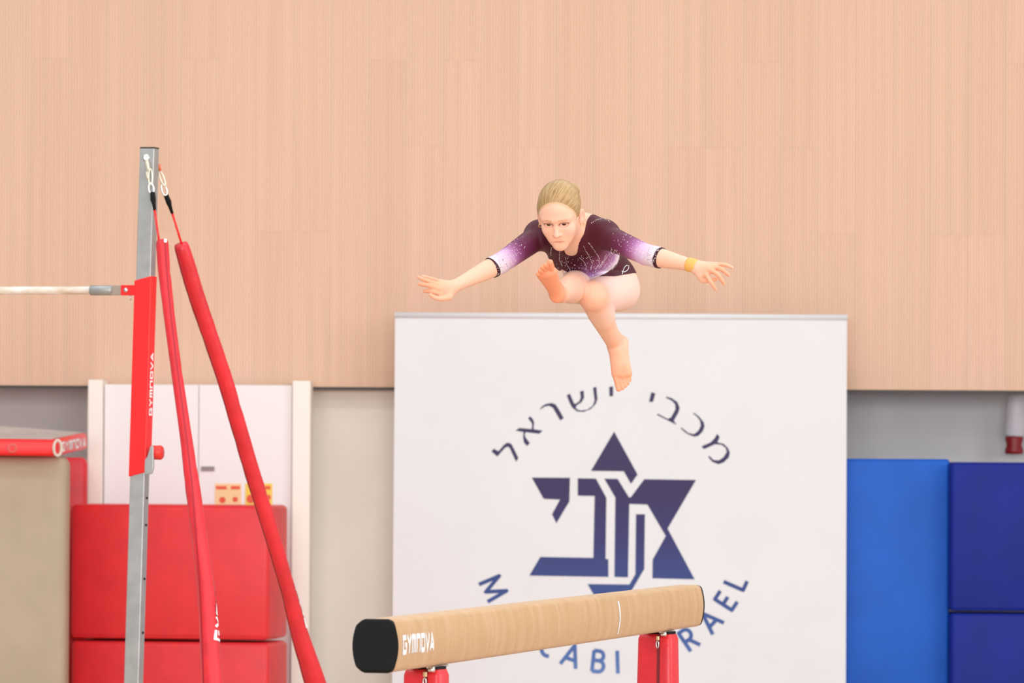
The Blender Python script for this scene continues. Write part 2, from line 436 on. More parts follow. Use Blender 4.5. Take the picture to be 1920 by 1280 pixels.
# print: navy at the top running to mid blue at the bottom
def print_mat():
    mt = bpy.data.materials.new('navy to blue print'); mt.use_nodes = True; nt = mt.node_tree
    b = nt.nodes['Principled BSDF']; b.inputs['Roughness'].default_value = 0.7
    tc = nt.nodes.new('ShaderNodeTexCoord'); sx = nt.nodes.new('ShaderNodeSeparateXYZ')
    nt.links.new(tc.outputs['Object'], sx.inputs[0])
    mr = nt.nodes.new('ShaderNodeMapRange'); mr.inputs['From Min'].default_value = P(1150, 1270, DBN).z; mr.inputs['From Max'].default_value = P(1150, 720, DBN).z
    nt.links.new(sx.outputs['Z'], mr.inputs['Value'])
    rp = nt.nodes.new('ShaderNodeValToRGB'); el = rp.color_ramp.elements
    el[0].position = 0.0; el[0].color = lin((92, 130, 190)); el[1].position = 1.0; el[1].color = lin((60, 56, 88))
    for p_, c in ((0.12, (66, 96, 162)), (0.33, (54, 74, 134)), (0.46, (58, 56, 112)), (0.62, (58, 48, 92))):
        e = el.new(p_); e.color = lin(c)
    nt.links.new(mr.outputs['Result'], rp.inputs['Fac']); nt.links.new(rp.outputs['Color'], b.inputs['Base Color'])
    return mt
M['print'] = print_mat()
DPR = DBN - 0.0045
def poly(name, pts, sx, sy, sc, lab=None):
    o = MB().add([P(sx + x / sc, sy + y / sc, DPR) for x, y in pts], [tuple(range(len(pts)))]).build(name, M['print'], bn)
    return o
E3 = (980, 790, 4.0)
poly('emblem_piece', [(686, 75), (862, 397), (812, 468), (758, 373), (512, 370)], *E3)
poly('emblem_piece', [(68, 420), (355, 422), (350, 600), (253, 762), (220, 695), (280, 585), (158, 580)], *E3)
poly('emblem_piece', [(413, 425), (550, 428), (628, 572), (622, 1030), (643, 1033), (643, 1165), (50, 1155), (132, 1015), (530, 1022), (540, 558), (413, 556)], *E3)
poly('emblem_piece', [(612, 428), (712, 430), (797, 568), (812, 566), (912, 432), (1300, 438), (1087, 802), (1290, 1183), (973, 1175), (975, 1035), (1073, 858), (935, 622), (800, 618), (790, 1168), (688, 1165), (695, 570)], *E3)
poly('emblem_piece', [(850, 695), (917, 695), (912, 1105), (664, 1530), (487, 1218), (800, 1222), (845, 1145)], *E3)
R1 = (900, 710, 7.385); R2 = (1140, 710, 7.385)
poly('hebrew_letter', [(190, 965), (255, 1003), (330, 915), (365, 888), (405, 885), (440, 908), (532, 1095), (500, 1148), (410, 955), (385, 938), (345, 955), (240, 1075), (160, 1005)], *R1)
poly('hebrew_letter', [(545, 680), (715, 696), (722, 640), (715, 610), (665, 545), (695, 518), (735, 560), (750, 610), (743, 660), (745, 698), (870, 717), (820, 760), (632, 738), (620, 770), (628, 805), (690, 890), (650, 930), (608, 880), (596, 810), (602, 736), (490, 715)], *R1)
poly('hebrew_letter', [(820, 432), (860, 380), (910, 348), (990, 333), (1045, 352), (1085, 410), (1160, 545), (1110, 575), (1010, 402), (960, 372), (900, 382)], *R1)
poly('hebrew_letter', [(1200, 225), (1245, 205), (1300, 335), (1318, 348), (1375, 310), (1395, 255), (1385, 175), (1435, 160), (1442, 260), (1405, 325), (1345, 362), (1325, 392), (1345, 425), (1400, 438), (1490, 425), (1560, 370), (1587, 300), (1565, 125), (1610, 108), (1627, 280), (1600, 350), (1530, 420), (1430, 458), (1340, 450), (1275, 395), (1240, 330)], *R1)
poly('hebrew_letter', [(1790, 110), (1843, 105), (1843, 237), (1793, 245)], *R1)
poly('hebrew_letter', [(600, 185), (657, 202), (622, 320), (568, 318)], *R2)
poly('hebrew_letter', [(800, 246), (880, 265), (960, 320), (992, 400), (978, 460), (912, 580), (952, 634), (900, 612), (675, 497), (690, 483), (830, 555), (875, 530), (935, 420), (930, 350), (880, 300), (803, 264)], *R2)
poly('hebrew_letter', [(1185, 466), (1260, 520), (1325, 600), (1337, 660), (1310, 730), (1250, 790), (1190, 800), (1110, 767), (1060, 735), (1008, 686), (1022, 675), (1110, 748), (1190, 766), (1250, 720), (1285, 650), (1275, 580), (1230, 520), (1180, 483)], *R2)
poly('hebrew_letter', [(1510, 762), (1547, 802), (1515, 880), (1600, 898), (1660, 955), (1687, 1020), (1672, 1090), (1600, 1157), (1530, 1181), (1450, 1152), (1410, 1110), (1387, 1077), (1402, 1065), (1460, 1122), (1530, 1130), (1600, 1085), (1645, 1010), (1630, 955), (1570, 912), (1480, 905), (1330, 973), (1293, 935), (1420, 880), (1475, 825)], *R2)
cx, cy_, RR = 1150, 990, 251
for ch, an in zip('MACCABIISRAEL', (-63.5, -51.2, -39.5, -29, -18.2, -6.4, 1.8, 13.5, 22.5, 34.4, 46.3, 57.3, 66.3)):
    vs_, fs_, asp = text2d(ch, 0.0)
    t = math.radians(an); rad = Vector((math.sin(t), math.cos(t)))        # pixel direction outwards
    right = Vector((math.cos(t), -math.sin(t)))
    h = 43.0; wd = h * asp
    c = Vector((cx, cy_)) + rad * RR
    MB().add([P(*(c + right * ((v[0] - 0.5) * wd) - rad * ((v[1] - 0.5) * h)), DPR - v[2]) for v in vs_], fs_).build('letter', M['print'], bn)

# ------------------------------------------------------------------ balance beam
bN = Vector((P(704, 1200, 17.07).x, 17.07, 0)); 
bF = Vector((P(1291, 1130, 21.95).x, 21.95, 0))
bz = P(704, 1161, 17.07).z                        # top of the beam
bd = (bF - bN).normalized(); bside = Vector((bd.y, -bd.x, 0))     # bside points to image right
beam = empty('balance_beam', (bN.x + bd.x * 2.5, bN.y + bd.y * 2.5, 0))
tag(beam, 'tan suede balance beam with black end cap on red padded legs', 'balance beam')
prof = []
for k in range(33):                                # half profile: 5 cm at top and bottom, 6.5 cm in the middle
    z = -0.08 + 0.16 * k / 32
    a = 0.0625 - 0.0150 * (abs(z) / 0.08) ** 2
    e = 0.08 - abs(z)
    if e < 0.014: a -= 0.014 - math.sqrt(max(0, 0.014 ** 2 - (0.014 - e) ** 2))
    prof.append((a, z))
sec = [(a, z) for a, z in prof] + [(-a, z) for a, z in reversed(prof)]
BL = (bF - bN).length
def beam_seg(name, t0, t1, mt, grow=0.0, nseg=1, inset=None, zg=1.0):
    mb = MB(); vs = []; fs = []; n = len(sec)
    ts = [t0 + (t1 - t0) * i / nseg for i in range(nseg + 1)]
    gs = [grow] * (nseg + 1)
    if inset:
        ts = [t0, t0 + inset * 0.3, t0 + inset] + [t1]; gs = [grow - 0.01, grow - 0.003, grow, grow]
    for t, g in zip(ts, gs):
        c = bN + bd * t + Vector((0, 0, bz - 0.08))
        for a, z in sec:
            vs.append(c + bside * (a + math.copysign(g, a)) + Vector((0, 0, z * (1 + zg * g / 0.08))))
    for i in range(len(ts) - 1):
        for k in range(n):
            fs.append((i * n + k, i * n + (k + 1) % n, (i + 1) * n + (k + 1) % n, (i + 1) * n + k))
    fs.append(tuple(range(n))); fs.append(tuple((len(ts) - 1) * n + k for k in range(n)))
    o = mb.add(vs, fs).build(name, mt, beam)
    return o
def suede():
    mt = mat('tan suede', (220, 176, 124), 0.85, sheen=0.15)
    nt = mt.node_tree; b = nt.nodes['Principled BSDF']
    tc = nt.nodes.new('ShaderNodeTexCoord'); mp = nt.nodes.new('ShaderNodeMapping')
    mp.inputs['Scale'].default_value = (9, 9, 2.2)
    nt.links.new(tc.outputs['Object'], mp.inputs['Vector'])
    n = nt.nodes.new('ShaderNodeTexNoise'); n.inputs['Scale'].default_value = 1.6; n.inputs['Detail'].default_value = 6; n.inputs['Roughness'].default_value = 0.65
    nt.links.new(mp.outputs['Vector'], n.inputs['Vector'])
    rp = nt.nodes.new('ShaderNodeValToRGB'); el = rp.color_ramp.elements
    el[0].position = 0.25; el[0].color = lin((184, 139, 88)); el[1].position = 0.8; el[1].color = lin((202, 166, 124))
    e = el.new(0.5); e.color = lin((191, 149, 100))
    nt.links.new(n.outputs['Fac'], rp.inputs['Fac']); nt.links.new(rp.outputs['Color'], b.inputs['Base Color'])
    return mt
M['suede'] = suede()
beam_seg('beam_body', 0.022, BL - 0.02, M['suede'], nseg=8)
beam_seg('end_cap', 0.0, 0.024, M['black'], grow=0.0012, inset=0.012)
beam_seg('end_cap', BL - 0.021, BL, M['black'], grow=0.0010, zg=-0.6)
# white mark line on the flank facing the camera
def flank(t, z, off):
    a = np.interp(z, [p[1] for p in prof], [p[0] for p in prof])
    return bN + bd * t + bside * (a + off) + Vector((0, 0, bz - 0.08 + z))
# depth of the mark from its pixel
def t_at(px, off=0.065):
    lo_, hi_ = 0.0, BL
    for _ in range(40):
        md = (lo_ + hi_) / 2; p = bN + bd * md + bside * off
        x = 960 + F * p.x / p.y
        if x < px: lo_ = md
        else: hi_ = md
    return lo_
tm = t_at(1166)
mb = MB(); vs_ = []; fs_ = []
zz = [0.056 - 0.118 * k / 16 for k in range(17)]
for k, z in enumerate(zz):
    wv = 0.012 * (1 - 0.35 * (k / 16))
    vs_ += [flank(tm - wv, z, 0.0012), flank(tm + wv, z, 0.0012)]
for k in range(16): fs_.append((2 * k, 2 * k + 1, 2 * k + 3, 2 * k + 2))
mb.add(vs_, fs_).build('white_mark', M['white'], beam)
t0, t1 = t_at(759.5), t_at(819)
word('GYMNOVA', lambda v: flank(t0 + (t1 - t0) * v[0], -0.028 + 0.058 * v[1], 0.0012 + v[2]), M['white'], beam)

def beam_leg(px_mid, width, label_zip):
    t = t_at(px_mid, 0.0); c = bN + bd * t
    leg_top = bz - 0.16
    yaw = -0.42
    ax = (Vector((math.cos(yaw), math.sin(yaw), 0)), Vector((-math.sin(yaw), math.cos(yaw), 0)))
    # padded red cover around the upright, wider at the foot
    vs = []; fs = []; n = 0
    hs = [(leg_top - 0.012, 0.90), (leg_top - 0.03, 1.0), (leg_top - 0.3, 1.08), (0.25, 1.25), (0.06, 1.3)]
    ring = []
    hw, hd, rc = width / 2, 0.045, 0.016
    for k in range(24):
        th = 2 * math.pi * k / 24
        x = math.copysign(min(abs(math.cos(th)) ** 0.35, 1), math.cos(th)) * hw
        y = math.copysign(min(abs(math.sin(th)) ** 0.35, 1), math.sin(th)) * hd
        ring.append((x, y))
    for (z, s) in hs:
        for x, y in ring: vs.append(c + ax[0] * (x * s) + ax[1] * (y * s) + Vector((0, 0, z)))
    for i in range(len(hs) - 1):
        for k in range(24): fs.append((i * 24 + k, i * 24 + (k + 1) % 24, (i + 1) * 24 + (k + 1) % 24, (i + 1) * 24 + k))
    fs.append(tuple(range(24))); fs.append(tuple(range((len(hs) - 1) * 24, len(hs) * 24)))
    leg = MB().add(vs, fs).build('leg_cover', M['red_vinyl_soft'], beam, smooth=True)
    fr = -ax[1]
    # zip seam down the front
    zs_ = [leg_top - 0.014, leg_top - 0.3, 0.25, 0.08]
    ss_ = [0.97, 1.08, 1.25, 1.3]
    vs = []
    for z, s in zip(zs_, ss_):
        for k in (-0.006, 0.006): vs.append(c + ax[0] * (k + 0.020) + fr * (hd * s + 0.002) + Vector((0, 0, z)))
    zp = MB().add(vs, [(2 * i, 2 * i + 1, 2 * i + 3, 2 * i + 2) for i in range(3)]).build('zip', M['zip'], leg)
    # slider and pull tab
    z0 = leg_top - 0.026
    q = c + ax[0] * 0.020 + fr * (hd * 1.0 + 0.007)
    MB().box(q + Vector((0, 0, z0)), 0.006, 0.004, 0.008, (ax[0], ax[1], Vector((0, 0, 1)))).build('zip_slider', mat('brass', (236, 206, 160), 0.35, 0.6), leg, bevel=0.002)
    MB().ring(q + fr * 0.004 + Vector((0, 0, z0 - 0.024)), fr, 0.005, 0.0023, stretch=2.6).build('zip_pull', M['bright_steel'], leg, smooth=True)
    # black box painting the shade of the gap, and steel saddle under the beam
    MB().box(c + Vector((0, 0, leg_top - 0.008)), width * 0.4, 0.036, 0.006, (ax[0], ax[1], Vector((0, 0, 1)))).build('gap_shade', M['black'], beam)
    MB().box(c + bd * 0.03 + bside * 0.028 + Vector((0, 0, leg_top - 0.004)), 0.012, 0.10, 0.0035, (bside, bd, Vector((0, 0, 1)))).build('saddle_plate', M['bright_steel'], beam, bevel=0.002)
    MB().tube([c + bside * 0.03 - bd * 0.10 + Vector((0, 0, leg_top - 0.010)), c + bside * 0.05 - bd * 0.10 + Vector((0, 0, leg_top - 0.010))], 0.007, 10).build('bolt', M['bright_steel'], beam, smooth=True)
    # floor foot
    MB().box(c + Vector((0, 0, 0.03)), 0.55, 0.04, 0.03, (bside, bd, Vector((0, 0, 1)))).build('floor_foot', M['steel'], beam, bevel=0.01)
beam_leg(803, 0.128, True)
beam_leg(1237, 0.140, True)

# ------------------------------------------------------------------ uneven bars: leaning upright, bar, two guy cables
DU = 25.0
YAW = math.radians(15)
ur = Vector((math.cos(YAW), -math.sin(YAW), 0)); ub = Vector((math.sin(YAW), math.cos(YAW), 0))   # right, back
ZV = Vector((0, 0, 1))
def edge(py):        # front left edge of the upright
    return P(262 - 30 * (py - 276) / 1004.0, py, DU)
HW = 0.034
bars = empty('uneven_bars', Vector((edge(1595).x, DU, 0)))
tag(bars, 'steel upright of gymnastics bars with red sleeve and rail reaching left', 'gymnastics bars')
def post_section(py0, py1, grow, mt, name, slope=0.0, parent=None):
    vs = []
    for py in (py0, py1):
        e0 = edge(py) + ur * HW + ub * HW
        for (i, j) in ((-1, -1), (1, -1), (1, 1), (-1, 1)):
            vs.append(e0 + ur * (i * (HW + grow)) + ub * (j * (HW + grow)) + ZV * (slope * i))
    return MB().add(vs, [(0, 1, 2, 3), (4, 7, 6, 5), (0, 4, 5, 1), (1, 5, 6, 2), (2, 6, 7, 3), (3, 7, 4, 0)]).build(name, mt, parent or bars, bevel=0.004)
up = post_section(278, 1590, 0.0, M['steel'], 'upright')
post_section(275.5, 278, 0.001, M['dark_metal'], 'top_cap')
sl = post_section(521.5, 889, 0.0055, M['red_paint'], 'sleeve', slope=0.010)
post_section(1560, 1597, 0.07, M['steel'], 'base_plate')
# height marks on the narrow right face
for y in (933, 984, 1085, 1186):
    e0 = edge(y) + ur * (2 * HW + 0.0006) + ub * (HW * 1.15)
    MB().box(e0, 0.0006, 0.012, 0.005, (ur, ub, ZV)).build('height_mark', M['black'], up)
# word on the right face of the sleeve, reading upwards
pb, pt = edge(779), edge(659)
off = ur * (2 * HW + 0.0062)
word('GYMNOVA', lambda v: pb.lerp(pt, v[0]) + off + ur * v[2] + ub * (HW * (1.62 - 1.15 * v[1])), M['white'], sl)
# bar with end fitting and bracket
bl = -ur
cp = edge(543.5) + ub * HW
def on_bar(px): # point on the bar axis for a pixel column
    t = (960 + F * cp.x / cp.y - px) / (F / DU) / math.cos(YAW)
    return cp + bl * t
brk = MB().box((on_bar(227) + on_bar(258)) / 2, (on_bar(227) - on_bar(258)).length / 2, 0.016, 0.0225, (ur, ub, ZV)).build('bracket', M['red_paint'], bars, bevel=0.002)
MB().tube([on_bar(238) - ub * 0.014, on_bar(238) - ub * 0.026], 0.0095, 14).build('bracket_bolt', M['bright_steel'], brk, smooth=True)
MB().tube([on_bar(245) - ub * 0.01 - ZV * 0.02, on_bar(245.5) - ub * 0.01 - ZV * 0.045], 0.0032, 8).build('locking_pin', M['bright_steel'], brk, smooth=True)
fit = MB().tube([on_bar(167), on_bar(168), on_bar(206), on_bar(210)], [0.0205, 0.0225, 0.0225, 0.019], 20).build('end_fitting', M['steel'], bars, smooth=True)
MB().box((on_bar(204) + on_bar(228)) / 2, (on_bar(204) - on_bar(228)).length / 2, 0.012, 0.0215, (ur, ub, ZV)).build('fitting_tongue', mat('dull steel', (168, 156, 142), 0.5, 0.4), fit, bevel=0.003)
MB().tube([on_bar(172), on_bar(172) + bl * 2.35], 0.0175, 20).build('rail', M['chalk'], bars, smooth=True)
# adjusting lever and knob low on the sleeve
k0 = edge(848) + ur * (2 * HW + 0.01) + ub * (HW * 0.5)
MB().tube([k0 + ur * 0.006, k0 + ur * 0.018, k0 + ur * 0.056, k0 + ur * 0.064], [0.022, 0.031, 0.032, 0.026], 20).build('knob', mat('red plastic', (226, 48, 40), 0.4), bars, smooth=True)
lv = edge(862) + ur * (2 * HW + 0.014) + ub * (-0.004)
MB().add([lv + ur * x + ZV * z + ub * y for y in (-0.014, 0.002) for (x, z) in ((0.014, 0.058), (0.024, 0.066), (0.030, 0.05), (0.030, -0.035), (0.022, -0.060), (-0.006, -0.066), (-0.012, -0.05), (-0.010, 0.0), (0.002, 0.015))],
         [tuple(range(9)), tuple(range(9, 18))] + [(i, (i + 1) % 9, 9 + (i + 1) % 9, 9 + i) for i in range(9)]).build('lever', M['steel'], bars, bevel=0.003)
# hook bolt plate on the front face
hb = P(274, 296, DU - 0.012)
MB().tube([hb + Vector((0, 0.012, 0)), hb - Vector((0, 0.004, 0))], 0.0155, 18).build('washer', M['bright_steel'], bars, smooth=True)
MB().tube([hb - Vector((0, 0.004, 0)), hb - Vector((0, 0.014, 0))], 0.009, 6).build('nut', M['bright_steel'], bars)

# guy cables: shackle, thimble, sleeve, wire and padded cover
def cable(name, label, ctr, wid, d0, d1, hook, thim, slv, wire_end, extra):
    dep = lambda y: d0 + (d1 - d0) * (y - 300) / 1300.0
    root = empty(name, P(ctr[-1][1], 1600, dep(1600)))
    tag(root, label, 'guy cable', 'guy cables of the gymnastics bars')
    W_ = lambda px, py: P(px, py, dep(py))
    a, b_ = W_(*hook[0]), W_(*hook[1])
    v = (b_ - a); 
    MB().ring((a + b_) / 2, (0.3, -1, 0.1), 0.0085, 0.0042, 24, 8, e1=v, stretch=v.length / 2 / 0.0085).build('shackle', mat('zinc', (228, 220, 200), 0.35, 0.6), root, smooth=True)
    for p in extra:
        MB().tube([W_(*p[0]), W_(*p[1])], p[2], 10).build(p[4], p[3], root, smooth=True)
    a, b_ = W_(*thim[0]), W_(*thim[1]); v = b_ - a
    MB().ring((a + b_) / 2, (0.1, -1, 0), 0.0110, 0.0042, 24, 8, e1=v, stretch=v.length / 2 / 0.0110).build('thimble', M['bright_steel'], root, smooth=True)
    pts = [W_(*p) for p in slv]
    MB().tube(pts, [0.011, 0.0125, 0.0085, 0.0065], 12).build('wire_sleeve', M['black'], root, smooth=True)
    MB().tube([pts[-1], W_(*wire_end)], 0.0052, 10).build('wire', M['red_paint'], root, smooth=True)
    # padded cover, slightly creased
    ys = [c[0] for c in ctr]; xs = [c[1] for c in ctr]
    yy = np.linspace(ys[0], 1590, 150)
    xe = np.interp(yy, ys, xs); slope = (xs[-1] - xs[-3]) / (ys[-1] - ys[-3])
    xe = np.where(yy > ys[-1], xs[-1] + (yy - ys[-1]) * slope, xe)
    # smooth the centre line
    for _ in range(8): xe[1:-1] = (xe[:-2] + 2 * xe[1:-1] + xe[2:]) / 4
    we = np.interp(yy, ys, wid)
    for _ in range(12): we[1:-1] = (we[:-2] + 2 * we[1:-1] + we[2:]) / 4
    cosl = math.cos(math.atan(slope))
    pts = [W_(x, y) for x, y in zip(xe, yy)]
    rad = [ww * cosl / 2 * dep(y) / F for ww, y in zip(we, yy)]
    mb = MB(); n = 40; vs = []; fs = []
    rnd = random.Random(len(label))
    cre = [(rnd.uniform(5, 145), rnd.uniform(0, 6.28), rnd.uniform(-0.9, 0.9), rnd.uniform(0.0020, 0.0048)) for _ in range(46)]
    frames = []
    for i, p in enumerate(pts):
        t = (pts[min(i + 1, len(pts) - 1)] - pts[max(i - 1, 0)]).normalized()
        ref = Vector((0, -1, 0)); a = (ref - t * ref.dot(t)).normalized(); b2 = t.cross(a)
        frames.append((p, a, b2, rad[i]))
        r0 = rad[i] * (0.9 if i == 0 else 1.0)
        for k in range(n):
            th = 2 * math.pi * k / n; dr = 0.0
            for (ci_, ct, cs, ca) in cre:
                dth = (th - ct + math.pi) % (2 * math.pi) - math.pi
                if abs(dth) < 1.1:
                    u_ = (i - ci_ - cs * dth * 6) / 1.3
                    if abs(u_) < 4: dr += ca * math.exp(-u_ * u_) * math.cos(dth * 1.4)
            rr = r0 - dr * (0.4 + 0.6 * i / 150)
            vs.append(p + a * (math.cos(th) * rr) + b2 * (math.sin(th) * rr))
    for i in range(len(pts) - 1):
        for k in range(n): fs.append((i * n + k, i * n + (k + 1) % n, (i + 1) * n + (k + 1) % n, (i + 1) * n + k))
    fs.append(tuple(range(n))); fs.append(tuple(range((len(pts) - 1) * n, len(pts) * n)))
    cov = mb.add(vs, fs).build('padded_cover', M['red_vinyl_soft'], root, smooth=True)
    return root, cov, frames
def on_tube(frames, s, th, off):
    i = min(max(s, 0), len(frames) - 1.001); k = int(i); f_ = i - k
    p = frames[k][0].lerp(frames[k + 1][0], f_); a, b2 = frames[k][1], frames[k][2]; r = frames[k][3] * (1 - f_) + frames[k + 1][3] * f_ + off
    return p + a * (math.cos(th) * r) + b2 * (math.sin(th) * r)
zinc = mat('zinc plated', (222, 212, 190), 0.4, 0.5)
cb1, cv1, fr1 = cable('guy_cable', 'nearly upright red padded guy cable with a zip seam', 
    [(452, 304), (500, 307), (598, 318), (710, 333), (828, 350), (917, 361.5), (1005, 373.5), (1099, 386), (1192, 392.5), (1280, 398)],
    [24, 24, 21, 21, 23, 29, 31, 32, 37, 41], DU - 0.035, DU - 1.1,
    ((281, 318), (283, 346)), ((282, 344), (285, 363)), [(286, 361), (287, 374), (288.5, 382), (290, 394)], (299, 458),
    [((275, 300), (279, 322), 0.009, zinc, 'hook_plate'), ((275.5, 322), (277.5, 336), 0.0065, zinc, 'shackle_pin')])
cb2, cv2, fr2 = cable('guy_cable', 'slanting smooth red padded guy cable, right of the upright', 
    [(457, 339), (500, 352), (550, 366.5), (710, 421.5), (880, 471), (1005, 511), (1099, 538), (1192, 562.5), (1280, 591)],
    [29, 33, 33, 31, 31, 32, 29, 35, 43], DU + 0.06, DU + 1.0,
    ((300, 320), (308, 348)), ((305, 345), (311, 366)), [(311, 365), (316, 378), (319, 388), (323, 400)], (342, 462),
    [((298.5, 308), (300, 320), 0.007, mat('orange hook', (236, 120, 84), 0.5), 'hook')])
# zip seam on the first cover: a sunken darker strip that winds slightly
vs_ = []; fs_ = []; zt_ = mat('deep red zip tape', (176, 22, 38), 0.6)
sgn = 1.0 if on_tube(fr1, 60, math.pi / 2, 0).x > on_tube(fr1, 60, 0, 0).x else -1.0
N_ = 140
for i in range(N_):
    th = sgn * np.interp(i, [0, 20, 60, 85, 149], [0.55, 0.35, 0.05, -0.7, -1.2])
    for k in (-1, 1): vs_.append(on_tube(fr1, i, th + k * 0.004 / fr1[i][3], 0.0012))
for i in range(N_ - 1): fs_.append((2 * i, 2 * i + 1, 2 * i + 3, 2 * i + 2))
MB().add(vs_, fs_).build('zip', zt_, cv1)
MB().box(on_tube(fr1, 0.5, sgn * 0.55, 0.003), 0.006, 0.004, 0.008).build('zip_slider', M['bright_steel'], cv1, bevel=0.002)
vs_ = []; fs_ = []
for i in range(149):
    for k in (-1, 1): vs_.append(on_tube(fr2, i, -sgn * 1.05 + k * 0.0022 / fr2[i][3], 0.001))
for i in range(148): fs_.append((2 * i, 2 * i + 1, 2 * i + 3, 2 * i + 2))
MB().add(vs_, fs_).build('seam', M['zip'], cv2)
def wrap_text(frames, cov, y0, y1, th0, th1, tw=0.0):
    conv = lambda y: (y - 452) / (1590 - 452) * 149
    word('GYMNOVA', lambda v: on_tube(frames, conv(y0 + (y1 - y0) * v[0]), sgn * (th0 + (th1 - th0) * v[1] + tw * v[0]), 0.002 + v[2]), M['white'], cov)
wrap_text(fr1, cv1, 1206, 1030, 1.75, 0.45, 2.2)
wrap_text(fr2, cv2, 1178, 1010, 2.3, 1.05, 1.6)
# ------------------------------------------------------------------ GYMNAST
# The body is one continuous surface polygonised from a smooth union of tapered limbs.
DG = 20.1
def J(px, py, dy=0.0):
    return np.array(P(px, py, DG + dy), dtype=np.float64)
def nrm(v): return v / np.linalg.norm(v)

class Cone:
    def __init__(s, a, b, ra, rb):
        s.a = np.array(a, dtype=np.float32); s.ba = np.array(b, dtype=np.float32) - s.a; s.ra = ra; s.rb = rb
        s.l2 = float(max(np.dot(s.ba, s.ba), 1e-9))
    def __call__(s, p):
        pa = p - s.a
        t = np.clip((pa @ s.ba) / s.l2, 0, 1)
        d = pa - t[..., None] * s.ba
        return np.sqrt(np.einsum('...i,...i->...', d, d)) - (s.ra + (s.rb - s.ra) * t)
class Chain:
    def __init__(s, pts, rad, sub=5):
        pts = [np.array(p, float) for p in pts]; n = len(pts)
        P_ = [2 * pts[0] - pts[1]] + pts + [2 * pts[-1] - pts[-2]]; R_ = [2 * rad[0] - rad[1]] + list(rad) + [2 * rad[-1] - rad[-2]]
        cr = lambda a, b, c, d, t: .5 * (2 * b + (c - a) * t + (2 * a - 5 * b + 4 * c - d) * t * t + (3 * b - a - 3 * c + d) * t ** 3)
        q = []; r = []
        for i in range(1, n):
            for j in range(sub):
                t = j / sub; q.append(cr(P_[i - 1], P_[i], P_[i + 1], P_[i + 2], t)); r.append(cr(R_[i - 1], R_[i], R_[i + 1], R_[i + 2], t))
        q.append(pts[-1]); r.append(rad[-1])
        s.seg = [Cone(q[i], q[i + 1], r[i], r[i + 1]) for i in range(len(q) - 1)]
    def __call__(s, p):
        d = s.seg[0](p)
        for c in s.seg[1:]: d = np.minimum(d, c(p))
        return d
class Ell:
    def __init__(s, c, R, rad):      # R rows = local axes
        s.c = np.array(c, dtype=np.float32); s.R = np.array(R, dtype=np.float32).T; s.r = np.array(rad, dtype=np.float32)
    def __call__(s, p):
        q = (p - s.c) @ s.R
        k0 = np.sqrt(np.einsum('...i,...i->...', q / s.r, q / s.r)); k1 = np.sqrt(np.einsum('...i,...i->...', q / (s.r ** 2), q / (s.r ** 2)))
        return np.where(k1 > 1e-6, k0 * (k0 - 1.0) / np.maximum(k1, 1e-6), -s.r.min())
def smin(a, b, k):
    h = np.clip(0.5 + 0.5 * (b - a) / k, 0, 1)
    return b + (a - b) * h - k * h * (1 - h)
def smax(a, b, k): return -smin(-a, -b, k)

class Group:
    def __init__(s): s.p = []
    def cone(s, a, b, ra, rb, k=0.012): s.p.append((Cone(a, b, ra, rb), k, 1)); return s
    def chain(s, pts, rad, k=0.012):
        s.p.append((Chain(pts, rad, 4 if rad[0] > .03 else 3), k, 1)); return s
    def ell(s, c, R, rad, k=0.012): s.p.append((Ell(c, R, rad), k, 1)); return s
    def cut(s, c, R, rad, k=0.006): s.p.append((Ell(c, R, rad), k, -1)); return s
    def __call__(s, pts, cen):
        out = np.full(pts.shape[:-1], 0.5, dtype=np.float32)
        for pr, k, sg in s.p:
            sel = np.nonzero(pr(cen) < 0.07)[0]
            if len(sel) == 0: continue
            d = pr(pts[sel])
            out[sel] = smin(out[sel], d, k) if sg > 0 else smax(out[sel], -d, k)
        return out

I3 = np.eye(3)
# ---- torso
lat = nrm(np.array([0.86, -0.51, 0.0]))
pel, wai, rib, upp = J(1126, 522, .12), J(1113, 494, .05), J(1095, 466, -.04), J(1077, 443, -.11)
nb = J(1083, 424, -.14)
sR, sL = J(1013, 441, -.04), J(1131, 441, -.19)
tor = Group()
def bar(c, hw, r, k=0.03): tor.cone(c - lat * hw, c + lat * hw, r, r, k)
bar(pel, .050, .076); bar(wai, .042, .064); bar(rib, .050, .072); bar(upp, .056, .062)
for s in (-1, 1):
    tor.cone(pel + lat * .045 * s, wai + lat * .042 * s, .072, .066, .03)
    tor.cone(wai + lat * .042 * s, rib + lat * .052 * s, .066, .072, .03)
    tor.cone(rib + lat * .052 * s, upp + lat * .055 * s, .072, .058, .03)
tor.cone(upp, sR, .056, .040, .03); tor.cone(upp, sL, .056, .040, .03)
# ---- head frame
HC = J(1050.5, 404.5, -.27)
th_, ps_ = math.radians(30), math.radians(12)
fh = np.array([-math.sin(ps_), -math.cos(ps_), 0.0])
hf = fh * math.cos(th_) + np.array([0, 0, -math.sin(th_)])
hu = fh * math.sin(th_) + np.array([0, 0, math.cos(th_)])
hx = np.array([math.cos(ps_), -math.sin(ps_), 0.0])
ro = math.radians(-2.0)
hx, hu = hx * math.cos(ro) - hu * math.sin(ro), hu * math.cos(ro) + hx * math.sin(ro)
HR = np.array([hx, hf, hu])
def H(x, y, z): return HC + (hx * x + hf * y + hu * z) * 0.01     # cm in the head frame
def hr(*r): return [v * 0.01 for v in r]
neckTop = H(0, -2.2, -4.0)
tor.cone(nb + np.array([0, .01, -.012]), neckTop, .052, .045, .022)
tor.cone(nb + lat * .03, sL + np.array([0, 0, .012]), .040, .030, .03)
tor.cone(nb - lat * .03, sR + np.array([0, 0, .012]), .040, .030, .03)
